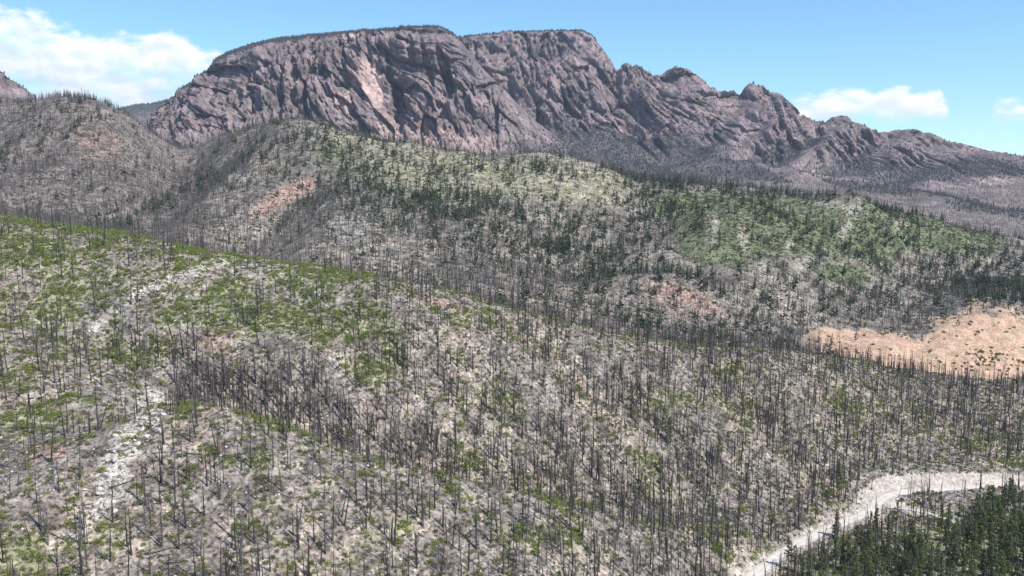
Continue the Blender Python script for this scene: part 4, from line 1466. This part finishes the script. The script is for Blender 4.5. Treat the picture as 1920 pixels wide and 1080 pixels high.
for i in big:
    t_ = bpy.data.objects.new('scrub_bush', None)
    scene.collection.objects.link(t_)
    t_.location = SP_[i]
    s = float(sscl[i])
    t_.scale = (s, s, s)
    t_.rotation_euler = (0, 0, rng.random() * 6.28)
    z = zone_shrub(ax[i], ay[i])
    bushes.append(SP_[i])
    size_w = 'large' if s > 1.0 else ('small' if s < .75 else 'rounded')
    near_t = np.hypot(P[:, 0] - SP_[i, 0], P[:, 1] - SP_[i, 1]).min()
    near_b = np.sort(np.hypot(SP_[:, 0] - SP_[i, 0], SP_[:, 1] - SP_[i, 1]))
    qual = ' at the foot of a trunk' if near_t < 2 else (' standing alone' if near_b[1] > 3.5 else (' in a dense thicket' if near_b[6] < 4 else ''))
    size_w = 'very large' if s > 1.6 else size_w
    tag(t_, size_w + ' green bush ' + z + qual, 'bush', 'green bushes ' + z)
    f_, s_ = sh_data[int(rng.integers(0, 6))]
    link('foliage', f_, t_)
    link('stem', s_, t_)
scatter_stuff('green_scrub', [p[0] for p in shrub_protos], M['leaf'], SP_[msk], yaws(msk.sum()), sscl[msk], 'low green scrub spreading in patches over the near hill', 'scrub')

dull_protos = [make_shrub(1600 + k, .75, .6, 26, .3)[0] for k in range(5)]
dd = isnear * offroad * (hill.s[:, None] < 5.5) * (0.05 + 0.09 * sstep(nA + .5 * nB, 0, .5)) * (1 - clearing) * (1 - .7 * np.clip(white, 0, 1))
Q, _, _ = hill.scatter(dd, 2, 30)
print('dull', len(Q))
scatter_stuff('dull_scrub', dull_protos, M['leaf_dull'], Q, yaws(len(Q)), rng.uniform(.5, 1.6, len(Q)), 'dull olive undergrowth dotted between the burnt trunks', 'scrub')


def tuft(seed):
    g = np.random.default_rng(seed)
    return join([spike((g.normal(0, .18), g.normal(0, .18), -.05), (g.normal(0, .5), g.normal(0, .5), g.uniform(.3, .7)), .07) for _ in range(12)])


Q, _, _ = hill.scatter(isnear * offroad * (hill.s[:, None] < 5.5) * (0.05 + .10 * sstep(nC + .6 * nB, -.1, .5)) * (1 - clearing), 1, 30)
print('tuft', len(Q))
scatter_stuff('dry_grass', [tuft(1700 + k) for k in range(5)], M['straw'], Q, yaws(len(Q)), rng.uniform(.6, 1.6, len(Q)), 'dry straw coloured grass tufts on the near hill', 'grass')
Q, _, _ = hill.scatter(isnear * (hill.s[:, None] < 5.5) * (0.03 + .25 * sstep(white, .3, .9)) * sstep(road_d, .5, 2), 1, 30)
print('stones', len(Q))
scatter_stuff('loose_stones', [make_boulder(1800 + k, ICO1) for k in range(6)], M['stone'], Q, yaws(len(Q)), rng.uniform(.18, .75, len(Q)) ** 1.0, 'pale loose stones strewn over the near hill', 'stones')


def stick(seed, L, r):
    g = np.random.default_rng(seed)
    parts = [tube([(-L / 2, 0, .18), (0, g.normal(0, .1), .25), (L / 2, 0, .15)], [r, r * .8, r * .35], 5)]
    for k in range(int(L * .9)):
        x = g.uniform(-.3, .5) * L
        a = g.random() * 3.14
        parts.append(spike((x, 0, .2), (x + g.uniform(.2, .7), .8 * math.cos(a), .2 + .8 * math.sin(a)), .05))
    return join(parts)


Q, _, _ = hill.scatter(isnear * offroad * (hill.s[:, None] < 5.5) * 0.012 * (1 - clearing), 1, 30)
print('sticks', len(Q))
scatter_stuff('fallen_branches', [stick(1900 + k, 3.0 + k * .5, .11) for k in range(5)], M['greywood'], Q, yaws(len(Q)), rng.uniform(.6, 1.4, len(Q)), 'grey fallen branches littering the burnt ground', 'deadwood')
# scrub of the middle hill and the clearing
md_ = ((~isnear) | (hill.s[:, None] > 5.4)) * (hill.s[:, None] < 9.2) * (DY < 1500) * (1 - clearing * .93)
Q, _, _ = hill.scatter(md_ * (0.014 + 0.02 * sstep(mg, .3, .8)) * np.clip(.8 + nA, .2, 2), 2, 30)
Q3, _, _ = hill.scatter(clearing * (.002 + .05 * blob(1845, 672, 34, 12, -10) + .02 * blob(1900, 690, 30, 20) + .012 * sstep(nA, .15, .5)), 2, 30)
Q = np.vstack([Q, Q3])
scatter_stuff('hill_scrub', [make_shrub(2000 + k, 1.5, 1.3, 20, .75)[0] for k in range(5)], M['leaf_dull'], Q, yaws(len(Q)), rng.uniform(.5, 1.3, len(Q)), 'green oak scrub covering parts of the middle hill', 'scrub')

# fallen logs that can be told apart
log_spots = [(250, 945, 18), (330, 1058, 5), (160, 945, 25), (215, 842, 20), (480, 855, -6), (300, 1035, 30), (330, 1040, 12), (420, 1000, -40), (60, 975, -30), (110, 1010, -18), (520, 930, -2), (600, 978, -8),
             (690, 1035, -30), (560, 1010, -25), (880, 1015, -40), (1060, 985, -38), (1100, 1010, -35), (370, 855, -10), (310, 850, 4), (1160, 860, -30), (1130, 845, -35), (990, 820, -15), (150, 900, 35), (450, 1042, 8),
             (760, 960, -25), (830, 1045, -40), (1250, 900, -35), (1350, 960, -40), (640, 1060, 15), (230, 900, 20)]
log_d = [mesh_data('fallen_log', *stick(2100 + k, 8.5 + k, .24), M['char' if k % 2 else 'greywood']) for k in range(4)]
for n_, (lx, ly, ang) in enumerate(log_spots):
    p = hill.hit(lx, ly)
    o = link('fallen_log', log_d[n_ % 4])
    a = math.radians(ang + 6)
    dx, dy = math.cos(a), math.sin(a)
    L = 4.0
    z0, z1 = hill.height(np.array([p[0] - L * dx, p[0] + L * dx]), np.array([p[1] - L * dy, p[1] + L * dy]))
    o.location = (p[0], p[1], max((z0 + z1) / 2, p[2]) - .05)
    o.rotation_euler = (0, -math.atan2(z1 - z0, 2 * L), a)
    logs.append(p)
    z = zone_snag(lx, ly)
    tag(o, ('charred' if n_ % 4 % 2 else 'grey weathered') + (' long' if n_ % 4 > 1 else '') + ' fallen log lying ' + z, 'log', 'fallen logs ' + z)

# boulders of the two white rock ribs
b_d = [mesh_data('boulder', *make_boulder(2200 + k), M['stone']) for k in range(8)]


def boulders(path, n, spread, label, group, smin, smax):
    p = np.array(path, float)
    for k in range(n):
        t_ = rng.random() * (len(p) - 1)
        i = int(t_)
        c = p[i] + (p[i + 1] - p[i]) * (t_ - i)
        h_ = hill.hit(c[0] + rng.normal(0, spread), c[1] + rng.normal(0, spread * .6))
        s = float(smin + (smax - smin) * rng.random() ** 1.6)
        o = link('boulder', b_d[int(rng.integers(0, 8))])
        o.location = (h_[0], h_[1], h_[2] + .15 * s)
        o.scale = (s, s, s)
        o.rotation_euler = (rng.normal(0, .2), rng.normal(0, .2), rng.random() * 6.28)
        w = 'large' if s > smin + (smax - smin) * .66 else ('small' if s < smin + (smax - smin) * .33 else 'middling')
        nt_ = np.hypot(P[:, 0] - h_[0], P[:, 1] - h_[1]).min()
        tag(o, w + ' ' + label + (' beside a burnt trunk' if nt_ < 3 else ''), 'boulder', group)


boulders([(300, 740), (275, 770), (255, 810), (220, 860), (195, 910), (170, 970)], 150, 17, 'white weathered boulder on the rock rib of the spur', 'boulders of the spur rib', .45, 1.7)
boulders([(445, 488), (390, 498), (330, 520), (280, 540), (235, 560)], 70, 8, 'white boulder on the rib crossing the green scrub', 'boulders of the upper rib', .5, 1.7)

# what stands next to each burnt pine tells look-alikes apart
allP = P[:, :2]
bA, lA = np.array(bushes)[:, :2], np.array(logs)[:, :2]
rA = road_path[:, :2]
for t_, p, lab, s_ in placed:
    q = p[:2]
    dd_ = np.sort(np.hypot(*(allP - q).T))
    big_w = 'large ' if s_ > .93 else ('low ' if s_ < .74 else '')
    if big_w and not lab.startswith(('tall', 'small')):
        lab = big_w + lab
    if np.hypot(*(bA - q).T).min() < 3.0:
        lab += ' next to a bush'
    elif np.hypot(*(lA - q).T).min() < 7:
        lab += ' near a fallen log'
    elif np.hypot(*(rA - q).T).min() < 12 and 'road' not in lab:
        lab += ' near the road'
    elif dd_[1] < 1.8:
        lab += ' beside another trunk'
    elif dd_[1] > 8:
        lab += ' standing well apart'
    elif dd_[4] < 6:
        lab += ' in a tight cluster'
    t_['label'] = lab

for o in scene.objects:
    if 'label' in o and len(o['label'].split()) > 16:
        w_ = o['label'].split()
        o['label'] = ' '.join(w_[2:] if w_[0] == 'very' else w_[1:])

# ------------------------------------------------------------------ the air
HAZE = 3.2e-5
def haze_box():
    x0, x1, y0, y1 = -9000, 9000, -600, 7500
    z0 = min(float(s.Z.min()) for s in (hill, mesa, rangeS, far, peak)) - 1.0
    z1 = max(float(s.Z.max()) for s in (hill, mesa, rangeS, far, peak)) + 30
    V = np.array([(x, y, z) for z in (z0, z1) for y in (y0, y1) for x in (x0, x1)], float)
    Fq = np.array([(0, 2, 3, 1), (4, 5, 7, 6), (0, 1, 5, 4), (2, 6, 7, 3), (0, 4, 6, 2), (1, 3, 7, 5)])
    m = bpy.data.materials.new('thin_air')
    m.use_nodes = True
    nt = m.node_tree
    nt.nodes.clear()
    out = nt.nodes.new('ShaderNodeOutputMaterial')
    v = nt.nodes.new('ShaderNodeVolumePrincipled')
    v.inputs['Color'].default_value = (.70, .80, 1.0, 1)
    v.inputs['Density'].default_value = HAZE
    v.inputs['Anisotropy'].default_value = 0.0
    nt.links.new(v.outputs[0], out.inputs['Volume'])
    o = mesh_obj('haze', V, Fq, m)
    tag(o, 'thin bluish haze in the air before the mountains', 'haze', kind='stuff')


haze_box()
